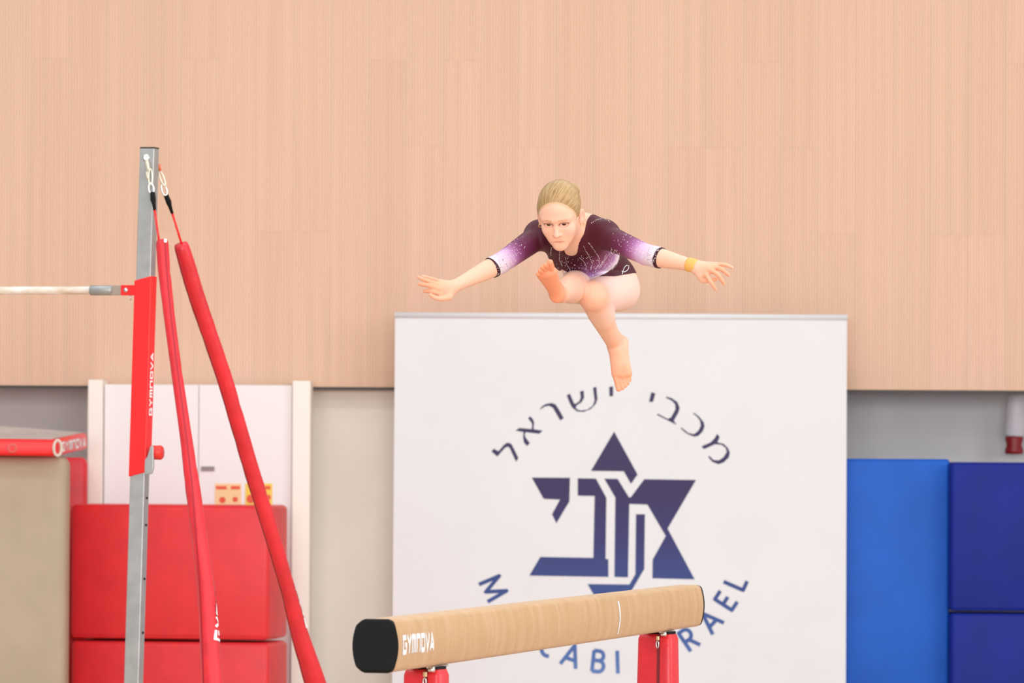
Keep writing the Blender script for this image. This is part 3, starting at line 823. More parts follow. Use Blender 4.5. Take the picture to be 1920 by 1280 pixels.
# ---- head
skull = Group()
skull.ell(H(0, -1.1, 4.2), HR, hr(7.0, 8.8, 7.8), .02)
skull.ell(H(0, 2.6, 2.6), HR, hr(6.5, 5.6, 6.2), .02)
head = Group(); head.p = list(skull.p)
head.ell(H(0, 3.4, -2.4), HR, hr(5.6, 4.9, 5.5), .02)
head.cone(H(-3.2, 1.6, -5.2), H(-.9, 6.0, -8.4), .018, .014, .02)
head.cone(H(3.2, 1.6, -5.2), H(.9, 6.0, -8.4), .018, .014, .02)
head.ell(H(0, 6.2, -8.35), HR, hr(1.5, 1.4, 1.3), .016)
head.ell(H(0, 5.5, -5.6), HR, hr(3.0, 2.1, 3.0), .02)
for s in (-1, 1): head.ell(H(2.1 * s, 4.9, -4.8), HR, hr(1.9, 1.9, 2.3), .02)
for s in (-1, 1):
    head.ell(H(3.35 * s, 5.2, -2.3), HR, hr(2.2, 2.2, 2.2), .016)      # cheeks
    head.cone(H(1.0 * s, 7.9, 2.3), H(4.2 * s, 6.5, 2.3), .0055, .005, .016)   # brow
    head.cut(H(2.75 * s, 9.2, 0.75), HR, hr(1.9, 1.5, 1.25), .012)    # eye socket
    head.ell(H(2.75 * s, 6.75, 0.65), HR, hr(1.55, 1.05, 1.0), .006)  # lids over the eyeball
    head.cut(H(2.75 * s, 8.35, 0.5), HR, hr(1.45, 1.3, .66), .0015)  # opening between the lids
head.cone(H(0, 7.6, 1.0), H(0, 9.3, -2.5), .0050, .0070, .009)        # nose
head.ell(H(0, 9.4, -2.85), HR, hr(.80, .85, .72), .005)
for s in (-1, 1): head.ell(H(.95 * s, 8.2, -3.15), HR, hr(.62, .75, .55), .005)
head.cone(H(-1.8, 7.3, -5.55), H(1.8, 7.3, -5.55), .0034, .0034, .008)
head.cone(H(-1.5, 7.3, -6.4), H(1.5, 7.3, -6.4), .0040, .0040, .008)
head.cut(H(0, 8.35, -5.98), HR, hr(1.7, .50, .06), .002)
for s in (-1, 1):      # ears
    er = np.array([nrm(hx * s * .85 + hf * .5), nrm(hf * .85 - hx * s * .5), hu])
    head.ell(H(7.6 * s, -.6, -.4), er, hr(.48, 1.35, 2.4), .006)
    head.ell(H(7.15 * s, .1, -2.2), er, hr(.6, .9, 1.1), .006)
    head.cut(H(8.15 * s, -.1, -.1), er, hr(.55, .9, 1.7), .003)
# ---- arms and hands
def finger(g, pts, r0, r1):
    n = len(pts); g.chain(pts, [r0 + (r1 - r0) * i / (n - 1) for i in range(n)], .004)
eR, wR = J(939, 493, -.22), J(851, 537, -.33)
arR = Group()
arR.ell(sR + np.array([-.008, 0, .002]), I3, (.045, .045, .043), .02)
arR.chain([sR, sR + (eR - sR) * .45, eR], [.042, .038, .0335], .02)
arR.chain([eR, eR + (wR - eR) * .28, eR + (wR - eR) * .7, wR], [.0335, .0345, .0265, .0210], .006)
dR = -.34
def K(px, py, dy): return J(px, py, dy)
mR = [K(826, 550, dR - .012), K(822, 541, dR - .016), K(822, 534, dR - .010), K(826, 528, dR)]     # index..little knuckles
for q, r in zip(mR, (.0105, .011, .0105, .0095)): arR.cone(wR + (q - wR) * .12, q, .0155, r, .010)
finger(arR, [mR[0], K(811, 546, dR - .022), K(803, 545.5, dR - .020), K(796, 545.5, dR - .014)], .0092, .0058)
finger(arR, [mR[1], K(804, 535, dR - .026), K(794, 533.5, dR - .024), K(786, 532, dR - .018)], .0092, .0060)
finger(arR, [mR[2], K(803, 527, dR - .014), K(792, 523, dR - .010), K(784.5, 519.5, dR - .004)], .0090, .0058)
finger(arR, [mR[3], K(809, 523, dR + .012), K(799, 520, dR + .020), K(792, 517.5, dR + .026)], .0082, .0052)
tb = K(842, 556, dR - .004)
arR.cone(wR, tb, .017, .013, .012)
finger(arR, [tb, K(830, 559.5, dR - .016), K(817, 558.5, dR - .026), K(807.5, 553, dR - .030)], .0112, .0064)

eL, wL = J(1211, 477, -.37), J(1301, 498, -.48)
arL = Group()
arL.ell(sL + np.array([.010, 0, .004]), I3, (.045, .045, .043), .02)
arL.chain([sL, sL + (eL - sL) * .45, eL], [.042, .038, .0335], .02)
arL.chain([eL, eL + (wL - eL) * .28, eL + (wL - eL) * .7, wL], [.0335, .0345, .0265, .0210], .006)
dL = -.49
mL = [K(1325, 514, dL - .016), K(1332, 506, dL - .020), K(1339, 501, dL - .014), K(1342, 496, dL - .002)]
for q, r in zip(mL, (.0108, .011, .0105, .0095)): arL.cone(wL + (q - wL) * .12, q, .0158, r, .010)
finger(arL, [mL[0], K(1332.5, 527, dL - .034), K(1338, 536, dL - .030), K(1342, 542, dL - .022)], .0092, .0058)
finger(arL, [mL[1], K(1345.5, 514, dL - .038), K(1353, 524.5, dL - .034), K(1357, 531.5, dL - .026)], .0092, .0060)
finger(arL, [mL[2], K(1352, 504, dL - .026), K(1361, 511, dL - .022), K(1366.5, 516, dL - .014)], .0090, .0058)
finger(arL, [mL[3], K(1357.5, 495.5, dL - .008), K(1366, 498.5, dL - .004), K(1373, 501.5, dL + .002)], .0080, .0052)
tb = K(1313, 517, dL - .006)
arL.cone(wL, tb, .017, .013, .012)
finger(arL, [tb, K(1317, 525, dL - .004), K(1329, 525.5, dL + .008), K(1343, 523, dL + .014)], .0108, .0066)

# ---- legs and feet
hipL, knL, anL = J(1160, 543, .10), J(1113, 556, -.22), J(1153, 649, .05)
lgL = Group()
lgL.chain([hipL, hipL + (knL - hipL) * .5, knL], [.077, .069, .053], .03)
lgL.ell(knL + np.array([-.006, -.020, .004]), I3, (.034, .034, .038), .03)
sh = anL - knL; thighL = lgL; lgL = Group()
lgL.chain([knL, knL + sh * .30, knL + sh * .62, anL], [.050, .047, .036, .0245], .02)
lgL.ell(knL + sh * .34 + np.array([.014, .018, .000]), I3, (.033, .035, .052), .014)
lgL.ell(J(1167, 643, .085), I3, (.0175, .024, .024), .016)
lgL.cone(knL + sh * .70 + np.array([.006, .01, 0]), J(1167, 640, .085), .024, .017, .016)         # heel
bl_ = [J(1155, 701, -.015), J(1165, 703, -.018), J(1176, 700, -.010)]
for q, r in zip(bl_, (.0160, .0150, .0140)): lgL.cone(anL, q, .0225, r, .014)
lgL.cone(J(1167, 650, .07), bl_[2], .020, .014, .016)
for a_, b__, r in ((J(1155, 708, -.02), J(1160, 729, -.022), .0098), (J(1162, 710, -.02), J(1167, 727, -.024), .0078),
                   (J(1168.5, 709, -.018), J(1172.5, 723, -.022), .0074), (J(1174, 706, -.014), J(1177, 718.5, -.018), .0070), (J(1179, 702, -.008), J(1181, 712, -.012), .0066)):
    lgL.cone(a_, b__, r * 1.08, r, .0035)
shankL = lgL
class Pair:
    def __init__(s, a, b, k): s.a, s.b, s.k = a, b, k
    def __call__(s, p, c): return smin(s.a(p, c), s.b(p, c), s.k)
lgL = Pair(thighL, shankL, .007)
hipR, knR, anR = J(1092, 535, .15), J(1075, 538, -.20), J(1052, 552, -.55)
lgR = Group()
lgR.chain([hipR, hipR + (knR - hipR) * .5, knR], [.068, .063, .051], .02)
sh = anR - knR
lgR.chain([knR, knR + sh * .3, knR + sh * .65, anR], [.052, .049, .038, .027], .006)
lgR.ell(knR + sh * .3 + np.array([.006, 0, -.012]), I3, (.037, .06, .036), .012)
hl = J(1044, 553, -.62)
legR = lgR; lgR = Group()
lgR.ell(hl + np.array([0, -.012, -.002]), I3, (.0235, .020, .026), .012)
lgR.cone(anR, hl, .025, .020, .016)
ballR = [J(1035, 509, -.745), J(1025, 512, -.745), J(1014.5, 516, -.735)]
for q, r in zip(ballR, (.0175, .0160, .0145)): lgR.cone(hl + np.array([0, -.008, .008]), q, .0200, r, .014)
lgR.cone(anR, ballR[1], .026, .016, .016)
for a_, b__, r in ((J(1034, 502, -.765), J(1031, 492, -.790), .0112), (J(1027, 503, -.765), J(1023, 497, -.790), .0082), (J(1021.5, 506, -.765), J(1017, 501, -.785), .0078),
                   (J(1016.5, 510, -.76), J(1012, 507, -.778), .0074), (J(1012.5, 515, -.75), J(1008, 513.5, -.765), .0070)):
    lgR.cone(a_, b__, r, r, .0035)

footR = lgR; lgR = Pair(legR, footR, .008)
def body_parts(p, c, with_head=True):
    T = tor(p, c)
    if with_head: T = smin(T, head(p, c), .012)
    A = smin(T, lgL(p, c), .022); B_ = smin(T, lgR(p, c), .022)
    C_ = smin(T, arL(p, c), .022); D_ = smin(T, arR(p, c), .022)
    return smin(smin(A, B_, .003), np.minimum(C_, D_), .003)
def f_body(p, c): return body_parts(p, c, True)

# leotard = body grown by 3 mm, limited to torso and three-quarter sleeves
cuffR, cuffL = J(922, 505.5, -.243), J(1239, 486, -.408)
aR_, aL_ = nrm(wR - eR), nrm(wL - eL)
neckcut = Group()
neckcut.cone(nb + np.array([.0, 0, .03]), neckTop, .060, .060, .01)
neckcut.chain([J(1078, 432, -.19), J(1073, 460, -.16), J(1068, 476, -.14)], [.040, .030, .016], .02)
thiL = nrm(knL - hipL); thiR = nrm(knR - hipR)
def f_leo(p, c):
    b = body_parts(p, c, False) - 0.0030
    T = tor(p, c) - .030
    ar = np.minimum(np.maximum(Cone(sR, eR + aR_ * .06, .07, .06)(p), (p - cuffR.astype(np.float32)) @ aR_.astype(np.float32)),
                    np.maximum(Cone(sL, eL + aL_ * .06, .07, .06)(p), (p - cuffL.astype(np.float32)) @ aL_.astype(np.float32)))
    R = np.minimum(T, ar)
    R = np.maximum(R, -neckcut(p, c))
    # leg openings
    lc = np.minimum(np.maximum(lgL(p, c) - .02, -((p - J(1152, 522.5, 0.0).astype(np.float32)) @ nrm(np.array([.37, -.08, -.93])).astype(np.float32))),
                    np.maximum(lgR(p, c) - .02, -((p - J(1078, 520, .04).astype(np.float32)) @ nrm(np.array([-.48, 0, -.88])).astype(np.float32))))
    R = np.maximum(R, -lc)
    return np.maximum(b, R)
def f_hair(p, c):
    s_ = skull(p, c)
    q = (p - HC.astype(np.float32)) @ HR.T.astype(np.float32) * 100.0
    x, y, z = q[..., 0], q[..., 1], q[..., 2]
    pl = (-.83 * y + .557 * z + .70 + 0.030 * x * x) * 0.01
    s_ = s_ - (0.0006 + 0.0045 * np.clip(pl / 0.022, 0, 1))
    lowb = (z + 5.2) * 0.01
    s_ = smax(s_, -pl, .0015); s_ = smax(s_, -lowb, .006)
    return s_

def polygonise(fn, lo, hi, h=0.002, band=0.0145):
    n = 5; Hc = h * n
    lo = np.array(lo); dims = np.ceil((np.array(hi) - lo) / Hc).astype(int)
    g = np.stack(np.meshgrid(*[np.arange(d) for d in dims], indexing='ij'), -1).reshape(-1, 3)
    cen = (lo + (g + .5) * Hc).astype(np.float32)
    v = np.concatenate([fn(cc[:, None, :], cc)[:, 0] for cc in np.array_split(cen, max(1, len(cen) // 200000))])
    g = g[np.abs(v) < band]
    loc = np.stack(np.meshgrid(*[np.arange(n + 1)] * 3, indexing='ij'), -1)
    keys = []; verts = []; E_ = []
    BIG = 4096
    V_all = []
    for gg in np.array_split(g, max(1, len(g) // 4000)):
        gi = gg[:, None, None, None, :] * n + loc[None]
        pts = (lo + gi * h).astype(np.float32)
        cc = (lo + (gg + .5) * Hc).astype(np.float32)
        V = fn(pts.reshape(len(gg), -1, 3), cc).reshape(len(gg), n + 1, n + 1, n + 1)
        sgn_ = V < 0
        c8 = [sgn_[:, a:a + n, b:b + n, c:c + n] for a in (0, 1) for b in (0, 1) for c in (0, 1)]
        cnt = sum(x.astype(np.int8) for x in c8)
        act = (cnt > 0) & (cnt < 8)
        ai = np.argwhere(act)
        if len(ai) == 0: continue
        base = gg[ai[:, 0]] * n + ai[:, 1:]
        cv = np.stack([V[ai[:, 0], ai[:, 1] + a, ai[:, 2] + b, ai[:, 3] + c] for a in (0, 1) for b in (0, 1) for c in (0, 1)], -1)
        acc = np.zeros((len(ai), 3)); num = np.zeros(len(ai))
        offs = [(a, b, c) for a in (0, 1) for b in (0, 1) for c in (0, 1)]
        for i in range(8):
            for j in range(i + 1, 8):
                if sum(abs(np.array(offs[i]) - np.array(offs[j]))) != 1: continue
                m_ = (cv[:, i] < 0) != (cv[:, j] < 0)
                t = cv[:, i] / (cv[:, i] - cv[:, j] + 1e-12)
                pt = np.array(offs[i]) + t[:, None] * (np.array(offs[j]) - np.array(offs[i]))
                acc[m_] += pt[m_]; num[m_] += 1
        verts.append(lo + (base + acc / num[:, None]) * h)
        keys.append((base[:, 0] * BIG + base[:, 1]) * BIG + base[:, 2])
        for ax_ in range(3):
            sl0 = [slice(0, n)] * 3; sl1 = [slice(0, n)] * 3; sl1[ax_] = slice(1, n + 1)
            s0 = sgn_[(slice(None),) + tuple(sl0)]; s1 = sgn_[(slice(None),) + tuple(sl1)]
            ei = np.argwhere(s0 != s1)
            if len(ei): E_.append(np.column_stack([gg[ei[:, 0]] * n + ei[:, 1:], np.full(len(ei), ax_), s0[tuple(ei.T)].astype(int)]))
    keys = np.concatenate(keys); verts = np.concatenate(verts)
    order = np.argsort(keys); keys = keys[order]; verts = verts[order]
    E_ = np.concatenate(E_); quads = []
    for ax_ in range(3):
        e = E_[E_[:, 3] == ax_]; u_, v_ = (ax_ + 1) % 3, (ax_ + 2) % 3
        qs = []
        for (du, dv) in ((-1, -1), (0, -1), (0, 0), (-1, 0)):
            b = e[:, :3].copy(); b[:, u_] += du; b[:, v_] += dv
            k = (b[:, 0] * BIG + b[:, 1]) * BIG + b[:, 2]
            ix = np.clip(np.searchsorted(keys, k), 0, len(keys) - 1)
            qs.append(np.where(keys[ix] == k, ix, -1))
        qd = np.stack(qs, -1); flip = e[:, 4] == 0
        qd[flip] = qd[flip][:, ::-1]
        quads.append(qd[(qd >= 0).all(1)])
    return verts, np.concatenate(quads)

def np_mesh(name, verts, quads, base):
    me = bpy.data.meshes.new(name)
    me.vertices.add(len(verts)); me.vertices.foreach_set('co', (verts - base).astype(np.float32).ravel())
    me.loops.add(quads.size); me.loops.foreach_set('vertex_index', quads.astype(np.int32).ravel())
    me.polygons.add(len(quads)); me.polygons.foreach_set('loop_start', np.arange(0, quads.size, 4, dtype=np.int32))
    me.polygons.foreach_set('use_smooth', np.ones(len(quads), dtype=bool))
    me.update(calc_edges=True); me.validate()
    return me
def set_col(me, name, rgb):
    at = me.color_attributes.new(name, 'FLOAT_COLOR', 'POINT')
    a = np.ones((len(rgb), 4), dtype=np.float32)
    c = np.clip(rgb / 255.0, 0, 1); a[:, :3] = np.where(c <= .04045, c / 12.92, ((c + .055) / 1.055) ** 2.4)
    at.data.foreach_set('color', a.ravel())
def to_px(v):
    d = v - np.array(CAM); y = d @ np.array(_f)
    return 960 + F * (d @ np.array(_r)) / y, 640 - F * (d @ np.array(_u)) / y

base = np.array([pel[0], pel[1], 0.0])
girl = empty('person', tuple(base)); tag(girl, 'young gymnast in plum three-quarter-sleeved leotard leaping above the beam, arms spread', 'person')
allp = np.array([HC, sR, sL, wR, wL, knL, knR, anL, hl, bl_[0], hipL, pel])
lo = allp.min(0) - .16; hi = allp.max(0) + .16
lo[1] -= .06
bv, bq = polygonise(f_body, lo, hi)
# ---- relax the limbs (not face, hands and feet) so that no segment joints show
def relax(v, q, wgt, it):
    e = np.concatenate([q[:, [0, 1]], q[:, [1, 2]], q[:, [2, 3]], q[:, [3, 0]]]); n = len(v)
    deg = np.bincount(e[:, 0], minlength=n) + np.bincount(e[:, 1], minlength=n)
    v = v.copy(); w_ = wgt[:, None]
    for _ in range(it):
        a = np.stack([np.bincount(e[:, 0], v[e[:, 1], k], n) + np.bincount(e[:, 1], v[e[:, 0], k], n) for k in range(3)], -1) / np.maximum(deg, 1)[:, None]
        v += (a - v) * .5 * w_
    return v
def near(v, a, b): 
    t = np.clip((v - a) @ (b - a) / ((b - a) @ (b - a)), 0, 1); return np.linalg.norm(v - (a + t[:, None] * (b - a)), axis=1)
wl_ = np.zeros(len(bv))
for a, b, r in ((hipL, knL, .10), (knL, knL + (anL - knL) * .85, .075), (hipR, knR, .10), (knR, knR + (anR - knR) * .8, .075), (sR, eR, .06), (eR, eR + (wR - eR) * .85, .05), (sL, eL, .06), (eL, eL + (wL - eL) * .85, .05)):
    wl_ = np.maximum(wl_, np.clip((r - near(bv, a, b)) / .02, 0, 1))
for c, r in ((hl, .10), (bl_[1], .09), (mR[1], .07), (mL[1], .07), (HC, .15)):
    wl_ *= np.clip((np.linalg.norm(bv - c, axis=1) - r) / .03, 0, 1)
bv = relax(bv, bq, wl_, 60)
# ---- skin tones
def gauss(v, c, s): return np.exp(-((v - c) ** 2).sum(1) / (2 * s * s))
skin = np.tile(np.array([237, 187, 160], float), (len(bv), 1))
red = np.zeros(len(bv))
for c, s, a in [(knL, .05, .36), (J(1165, 710, -.02), .05, .75), (J(1160, 670, .02), .04, .45), (J(1025, 512, -.76), .05, .8), (hl, .035, .9), (J(1035, 530, -.68), .04, .7),
                (J(800, 535, -.36), .05, .6), (J(825, 545, -.35), .03, .4), (J(1350, 515, -.51), .045, .6), (J(1330, 512, -.5), .03, .4), (knR, .04, .3)]:
    red = np.maximum(red, a * gauss(bv, c, s))
pale = np.maximum(np.clip(1 - near(bv, hipL, hipL + (knL - hipL) * .75) / .12, 0, 1), np.clip(1 - near(bv, hipR, hipR + (knR - hipR) * .8) / .12, 0, 1))
skin += np.clip(pale * 2.2, 0, 1)[:, None] * (np.array([236, 201, 187]) - np.array([237, 187, 160]))
fr_ = footR(bv[:, None, :].astype(np.float32), bv.astype(np.float32))[:, 0]
red = np.maximum(red, .85 * np.clip(1 - fr_ / .006, 0, 1) * (bv[:, 1] < hl[1] + .01))
skin += red[:, None] * (np.array([238, 146, 106]) - np.array([237, 187, 160]))
hq = (bv - HC) @ HR.T * 100.0
inhead = (np.abs(hq[:, 0]) < 9) & (hq[:, 2] > -11) & (hq[:, 1] > -3) & (hq[:, 2] < 12) & (hq[:, 1] < 11)
def paint(mask, col, a):
    w_ = np.clip(mask, 0, 1)[:, None] * a * inhead[:, None]
    skin[:] = skin * (1 - w_) + np.array(col, float) * w_
for s in (-1, 1):
    x, y, z = hq[:, 0] * s, hq[:, 1], hq[:, 2]
    front = y > 4.5
    paint(front * np.exp(-((x - 4.0) ** 2 + (z + 2.6) ** 2) / 4.5), (244, 178, 156), .55)        # cheeks
    zb = 2.62 - .03 * (x - 2) ** 2 - .06 * x
    paint(front * np.exp(-((z - zb) / .22) ** 2) * (x > 1.1) * (x < 4.5), (184, 120, 88), .42)     # brow
    e = np.sqrt(((x - 2.75) / 1.62) ** 2 + ((z - .5) / .80) ** 2)
    paint(front * np.exp(-((e - 1.0) / .22) ** 2) * (z > .45), (112, 66, 54), .80)                  # lashes
    paint(front * np.exp(-((e - 1.0) / .25) ** 2) * (z <= .45), (206, 136, 118), .55)
    paint(np.exp(-((x - .95) ** 2 + (z + 3.55) ** 2) / .10) * (y > 7.2), (196, 112, 94), .6)
    paint((x > 6.6) * np.exp(-((y + .2) ** 2 + z ** 2) / 8), (242, 160, 136), .55)
front = hq[:, 1] > 5
paint(front * np.exp(-((hq[:, 2] + 5.95) / .62) ** 2 - (hq[:, 0] / 1.6) ** 4), (230, 156, 138), .6)
paint(front * np.exp(-((hq[:, 2] + 5.98) / .14) ** 2 - (hq[:, 0] / 2.2) ** 4), (166, 92, 80), .8)
paint(front * np.exp(-((hq[:, 2] + 2.9) ** 2 + hq[:, 0] ** 2) / 1.6), (246, 186, 166), .5)
hpl = -.83 * hq[:, 1] + .557 * hq[:, 2] + .70 + .030 * hq[:, 0] ** 2
paint((hq[:, 1] > 0) * (hq[:, 2] > -1) * np.clip(1 + hpl / .9, 0, 1) * (np.abs(hq[:, 0]) < 7.0), (190, 148, 104), .55)   # fine hair at the hairline
me = np_mesh('body', bv, bq, base); set_col(me, 'col', skin)
M['skin'] = mat('skin', (246, 212, 194), 0.48, attr='col', sss=0.12, spec=0.35)
body = new_obj('body', me, M['skin'], girl)
# ---- leotard
tp = np.array([sR, sL, cuffR, cuffL, pel, nb, hipL, hipR, rib])
lv_, lq_ = polygonise(f_leo, tp.min(0) - .13, tp.max(0) + .13)
lv_ = relax(lv_, lq_, np.ones(len(lv_)), 4)
col = np.tile(np.array([76, 24, 37], float), (len(lv_), 1))
def arm_t(v, a, b, c):     # 0 at the shoulder, 1 at the cuff, measured along the bent arm
    l1 = np.linalg.norm(b - a); l2 = np.linalg.norm(c - b)
    s1 = np.clip((v - a) @ nrm(b - a), -.2, l1); s2 = np.clip((v - b) @ nrm(c - b), 0, l2 + .02)
    d = np.minimum(np.linalg.norm(v - (a + np.clip(s1, 0, l1)[:, None] * nrm(b - a)), axis=1), np.linalg.norm(v - (b + s2[:, None] * nrm(c - b)), axis=1))
    return (s1 + s2) / (l1 + l2), d
stops = np.array([-.2, .25, .50, .63, .75, .87, .966, .970, 1.1])
cols = np.array([[76, 24, 37], [82, 30, 46], [110, 46, 84], [154, 90, 140], [204, 162, 202], [216, 194, 210], [220, 208, 214], [58, 20, 34], [58, 20, 34]], float)
for a, b, c in ((sR, eR, cuffR), (sL, eL, cuffL)):
    t, d = arm_t(lv_, a, b, c)
    sel = (d < .06) & (t > .12)
    col[sel] = np.stack([np.interp(t[sel], stops, cols[:, i]) for i in range(3)], -1)
# pale feathered crescent on the left side of the belly
px_, py_ = to_px(lv_)
arc = np.array([(1161, 466), (1162, 478), (1158, 492), (1149, 503), (1134, 513), (1112, 522)], float)
dd = np.full(len(lv_), 1e9); side = np.zeros(len(lv_))
for i in range(len(arc) - 1):
    a, b = arc[i], arc[i + 1]; ab = b - a
    t = np.clip(((px_ - a[0]) * ab[0] + (py_ - a[1]) * ab[1]) / (ab @ ab), 0, 1)
    ex, ey = px_ - (a[0] + t * ab[0]), py_ - (a[1] + t * ab[1]); d = np.hypot(ex, ey)
    cr = ab[0] * ey - ab[1] * ex
    up_ = d < dd; dd[up_] = d[up_]; side[up_] = cr[up_]
frontal = lv_[:, 1] < (np.interp(px_, [1090, 1165], [rib[1], pel[1]]) + .04)
armd = np.minimum(arm_t(lv_, sR, eR, cuffR)[1], arm_t(lv_, sL, eL, cuffL)[1])
sel = (side > 0) & (dd < 42) & frontal & (armd > .047)
wl = np.interp(dd[sel], [0, 8, 22, 42], [1, .9, .5, 0])[:, None]; ww_ = np.interp(dd[sel], [0, 3, 10], [1, .8, 0])[:, None]
col[sel] = col[sel] * (1 - wl) + np.array([176, 122, 176]) * wl
col[sel] = col[sel] * (1 - ww_) + np.array([238, 228, 238]) * ww_
me = np_mesh('leotard', lv_, lq_, base); set_col(me, 'col', col)
leo = new_obj('leotard', me, mat('leotard fabric', (62, 24, 48), 0.5, attr='col', spec=0.22), girl)
# ---- hair, bun
hv, hq_ = polygonise(f_hair, HC - .15, HC + .17, h=0.002)
me = np_mesh('hair', hv, hq_, base)
bunc = H(3.2, -8.9, 5.0)
bax = nrm(bunc - H(0, 0, 3.0)); e1 = nrm(np.cross(bax, hx)); e2 = np.cross(bax, e1)
rel = hv - H(0, 0, 3.0); ang = np.arctan2(rel @ e1, rel @ e2); dist = np.arccos(np.clip((rel @ bax) / np.linalg.norm(rel, axis=1), -1, 1))
at = me.attributes.new('strand', 'FLOAT_VECTOR', 'POINT')
sv = np.stack([np.cos(ang) * 3, np.sin(ang) * 3, dist * .22], -1).astype(np.float32); at.data.foreach_set('vector', sv.ravel())
def hair_mat(use_attr=True):
    mt = bpy.data.materials.new('blond hair'); mt.use_nodes = True; nt = mt.node_tree; b = nt.nodes['Principled BSDF']
    b.inputs['Roughness'].default_value = 0.38
    n = nt.nodes.new('ShaderNodeTexNoise'); n.inputs['Scale'].default_value = 9; n.inputs['Detail'].default_value = 5
    if use_attr:
        a = nt.nodes.new('ShaderNodeAttribute'); a.attribute_name = 'strand'; nt.links.new(a.outputs['Vector'], n.inputs['Vector'])
    rp = nt.nodes.new('ShaderNodeValToRGB'); el = rp.color_ramp.elements
    el[0].position = .32; el[0].color = lin((140, 102, 60)); el[1].position = .7; el[1].color = lin((192, 160, 112))
    e = el.new(.5); e.color = lin((172, 136, 86))
    nt.links.new(n.outputs['Fac'], rp.inputs['Fac']); nt.links.new(rp.outputs['Color'], b.inputs['Base Color'])
    bp = nt.nodes.new('ShaderNodeBump'); bp.inputs['Strength'].default_value = .5; bp.inputs['Distance'].default_value = .004
    nt.links.new(n.outputs['Fac'], bp.inputs['Height']); nt.links.new(bp.outputs['Normal'], b.inputs['Normal'])
    return mt
hair = new_obj('hair', me, hair_mat(), girl)
mb = MB()
for k, (R_, r_) in enumerate(((.017, .011), (.008, .011))):
    mb.ring(bunc + bax * (.004 + .009 * k), Vector(bax), R_, r_, 28, 12)
mb.build('bun', hair_mat(False), hair, smooth=True)
# ---- eyes
def eye(s):
    c = H(2.75 * s, 6.52, .5); R_ = .0119
    gaze = nrm(hf * .98 + hu * -.10 - hx * .04)
    nU, nV = 40, 28
    a1 = nrm(np.cross(gaze, hu)); a2 = np.cross(a1, gaze)
    vs = []; cl = []
    for i in range(nV + 1):
        t = math.pi * (i / nV) ** 1.5
        for j in range(nU):
            ph = 2 * math.pi * j / nU
            vs.append(c + (gaze * math.cos(t) + (a1 * math.cos(ph) + a2 * math.sin(ph)) * math.sin(t)) * R_)
            dg = math.degrees(t)
            cl.append((20, 14, 12) if dg < 13 else (74, 54, 38) if dg < 35 else (40, 30, 26) if dg < 39 else (232, 220, 216))
    fs = [(i * nU + j, i * nU + (j + 1) % nU, (i + 1) * nU + (j + 1) % nU, (i + 1) * nU + j) for i in range(nV) for j in range(nU)]
    me = np_mesh('eye', np.array(vs), np.array(fs), base)
    n = len(me.vertices); set_col(me, 'col', np.array(cl, float)[:n])
    return new_obj('eye', me, M['eye'], girl)
M['eye'] = mat('eye', (230, 220, 216), 0.15, attr='col')
eye(-1); eye(1)
# ---- earrings
gold = mat('gold', (226, 190, 120), 0.25, 0.8)
for s in (-1, 1):
    MB().ring(H(7.45 * s, .5, -3.3), Vector(hx * .35 + hf * .9), .0065, .0012, 20, 6).build('earring', gold, girl, smooth=True)
# ---- tape on the left wrist
tw = nrm(wL - eL)
pts = [wL - tw * .024, wL - tw * .020, wL - tw * .004, wL + tw * .010, wL + tw * .014]
MB().tube([Vector(p) for p in pts], [.0236, .0252, .0242, .0236, .022], 28).build('wrist_tape', M['ochre'], girl, smooth=True)
# ---- rhinestones and the small loop emblem, set on the leotard surface
bvh = BVHTree.FromPolygons([tuple(v) for v in lv_], [tuple(int(i) for i in f) for f in lq_])
def on_leo(px, py):
    d = (P(px, py, 20) - CAM).normalized()
    h = bvh.ray_cast(CAM, d)
    return (h[0], h[1]) if h[0] is not None else (None, None)
ico = bmesh.new(); bmesh.ops.create_icosphere(ico, subdivisions=1, radius=1.0)
iv = [v.co.copy() for v in ico.verts]; ifs = [tuple(v.index for v in f.verts) for f in ico.faces]; ico.free()
stones = MB(); dark = MB(); rs = random.Random(3)
def stone(px, py, r, mb=None):
    p, n_ = on_leo(px, py)
    if p is None: return
    (mb or stones).add([p + v * r for v in iv], ifs)
def line(pts, step, r):
    for (x0, y0), (x1, y1) in zip(pts[:-1], pts[1:]):
        L = math.hypot(x1 - x0, y1 - y0); k = max(1, int(L / step))
        for i in range(k): stone(x0 + (x1 - x0) * i / k + rs.uniform(-.3, .3), y0 + (y1 - y0) * i / k + rs.uniform(-.3, .3), r * rs.uniform(.75, 1.1))
Z = lambda pts: [(960 + x / 6.4, 310 + y / 6.4) for x, y in pts]
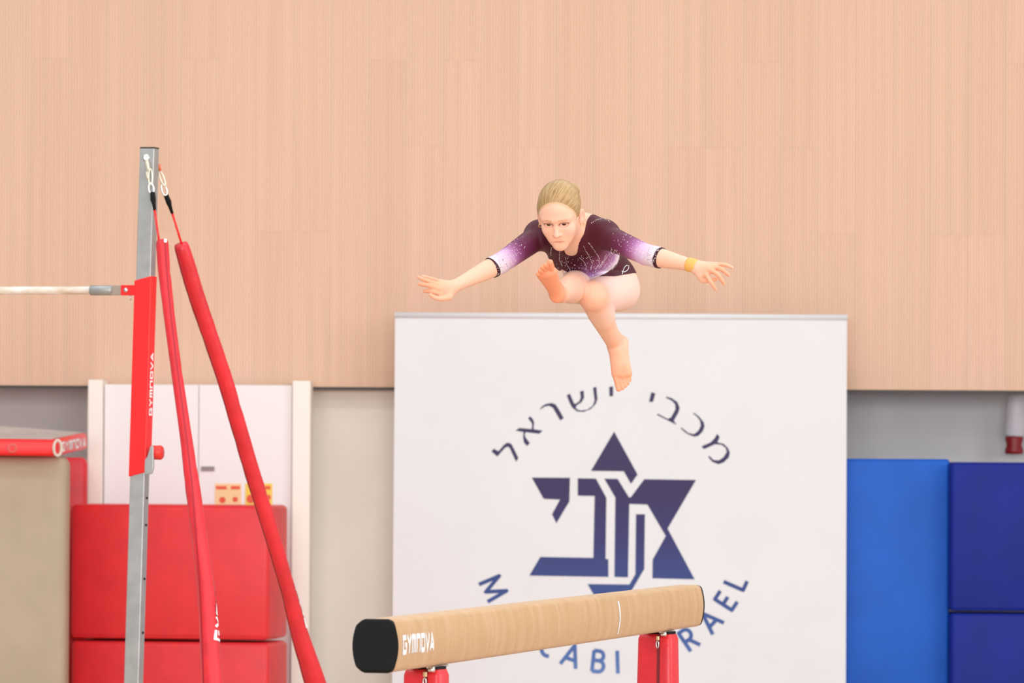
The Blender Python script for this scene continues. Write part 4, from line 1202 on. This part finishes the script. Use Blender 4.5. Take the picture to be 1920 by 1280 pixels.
for ln in ([(862, 970), (890, 1030), (930, 1090), (965, 1180), (940, 1265)], [(920, 930), (960, 980), (1010, 1050), (1050, 1120), (1045, 1180), (990, 1260)],
           [(570, 1030), (570, 1140), (610, 1215)], [(645, 1110), (655, 1190), (710, 1265)], [(475, 985), (465, 1060), (475, 1100)],
           [(810, 1105), (860, 1150), (895, 1210), (885, 1265)], [(1130, 1070), (1100, 1140), (1030, 1240)], [(1200, 1010), (1150, 1080), (1100, 1160), (1040, 1250)],
           [(1290, 1050), (1285, 1120), (1250, 1200), (1190, 1265)], [(955, 690), (1010, 655), (1090, 632), (1140, 655), (1190, 690)]):
    line(Z(ln), 2.6, .0017)
for _ in range(60): stone(rs.uniform(1040, 1135), rs.uniform(478, 512), rs.uniform(.0010, .0017))
for _ in range(70):
    t = rs.random(); stone(np.interp(t, [0, .5, 1], [1160, 1153, 1120]) + rs.uniform(-14, 2), np.interp(t, [0, .5, 1], [472, 497, 518]) + rs.uniform(-8, 2), rs.uniform(.0010, .0017))
for (x0, y0, x1, y1, wd) in ((1000, 442, 924, 505, 17), (1130, 425, 1234, 484, 16)):
    for _ in range(170):
        t = rs.random() ** .36; nx_, ny_ = -(y1 - y0), (x1 - x0); L = math.hypot(nx_, ny_); o_ = rs.uniform(-wd, wd)
        stone(x0 + (x1 - x0) * t + nx_ / L * o_, y0 + (y1 - y0) * t + ny_ / L * o_, rs.uniform(.0009, .0017), dark if (t > .72 and rs.random() < .33) else None)
tag(stones.build('rhinestones', mat('rhinestone', (244, 238, 236), 0.15, spec=0.8), leo), kind='stuff')
tag(dark.build('dark_sequins', mat('dark sequin', (92, 44, 66), 0.2), leo), kind='stuff')
lp = [(1166, 514), (1167.5, 507), (1170, 501), (1174, 497), (1178, 498), (1178, 503), (1174, 508), (1169, 510), (1165, 508)]
pp = [on_leo(*q) for q in lp]
pp = [p + n_ * .0015 for p, n_ in pp if p is not None]
if len(pp) > 2: MB().tube(pp, .0012, 6).build('loop_emblem', M['white'], leo)
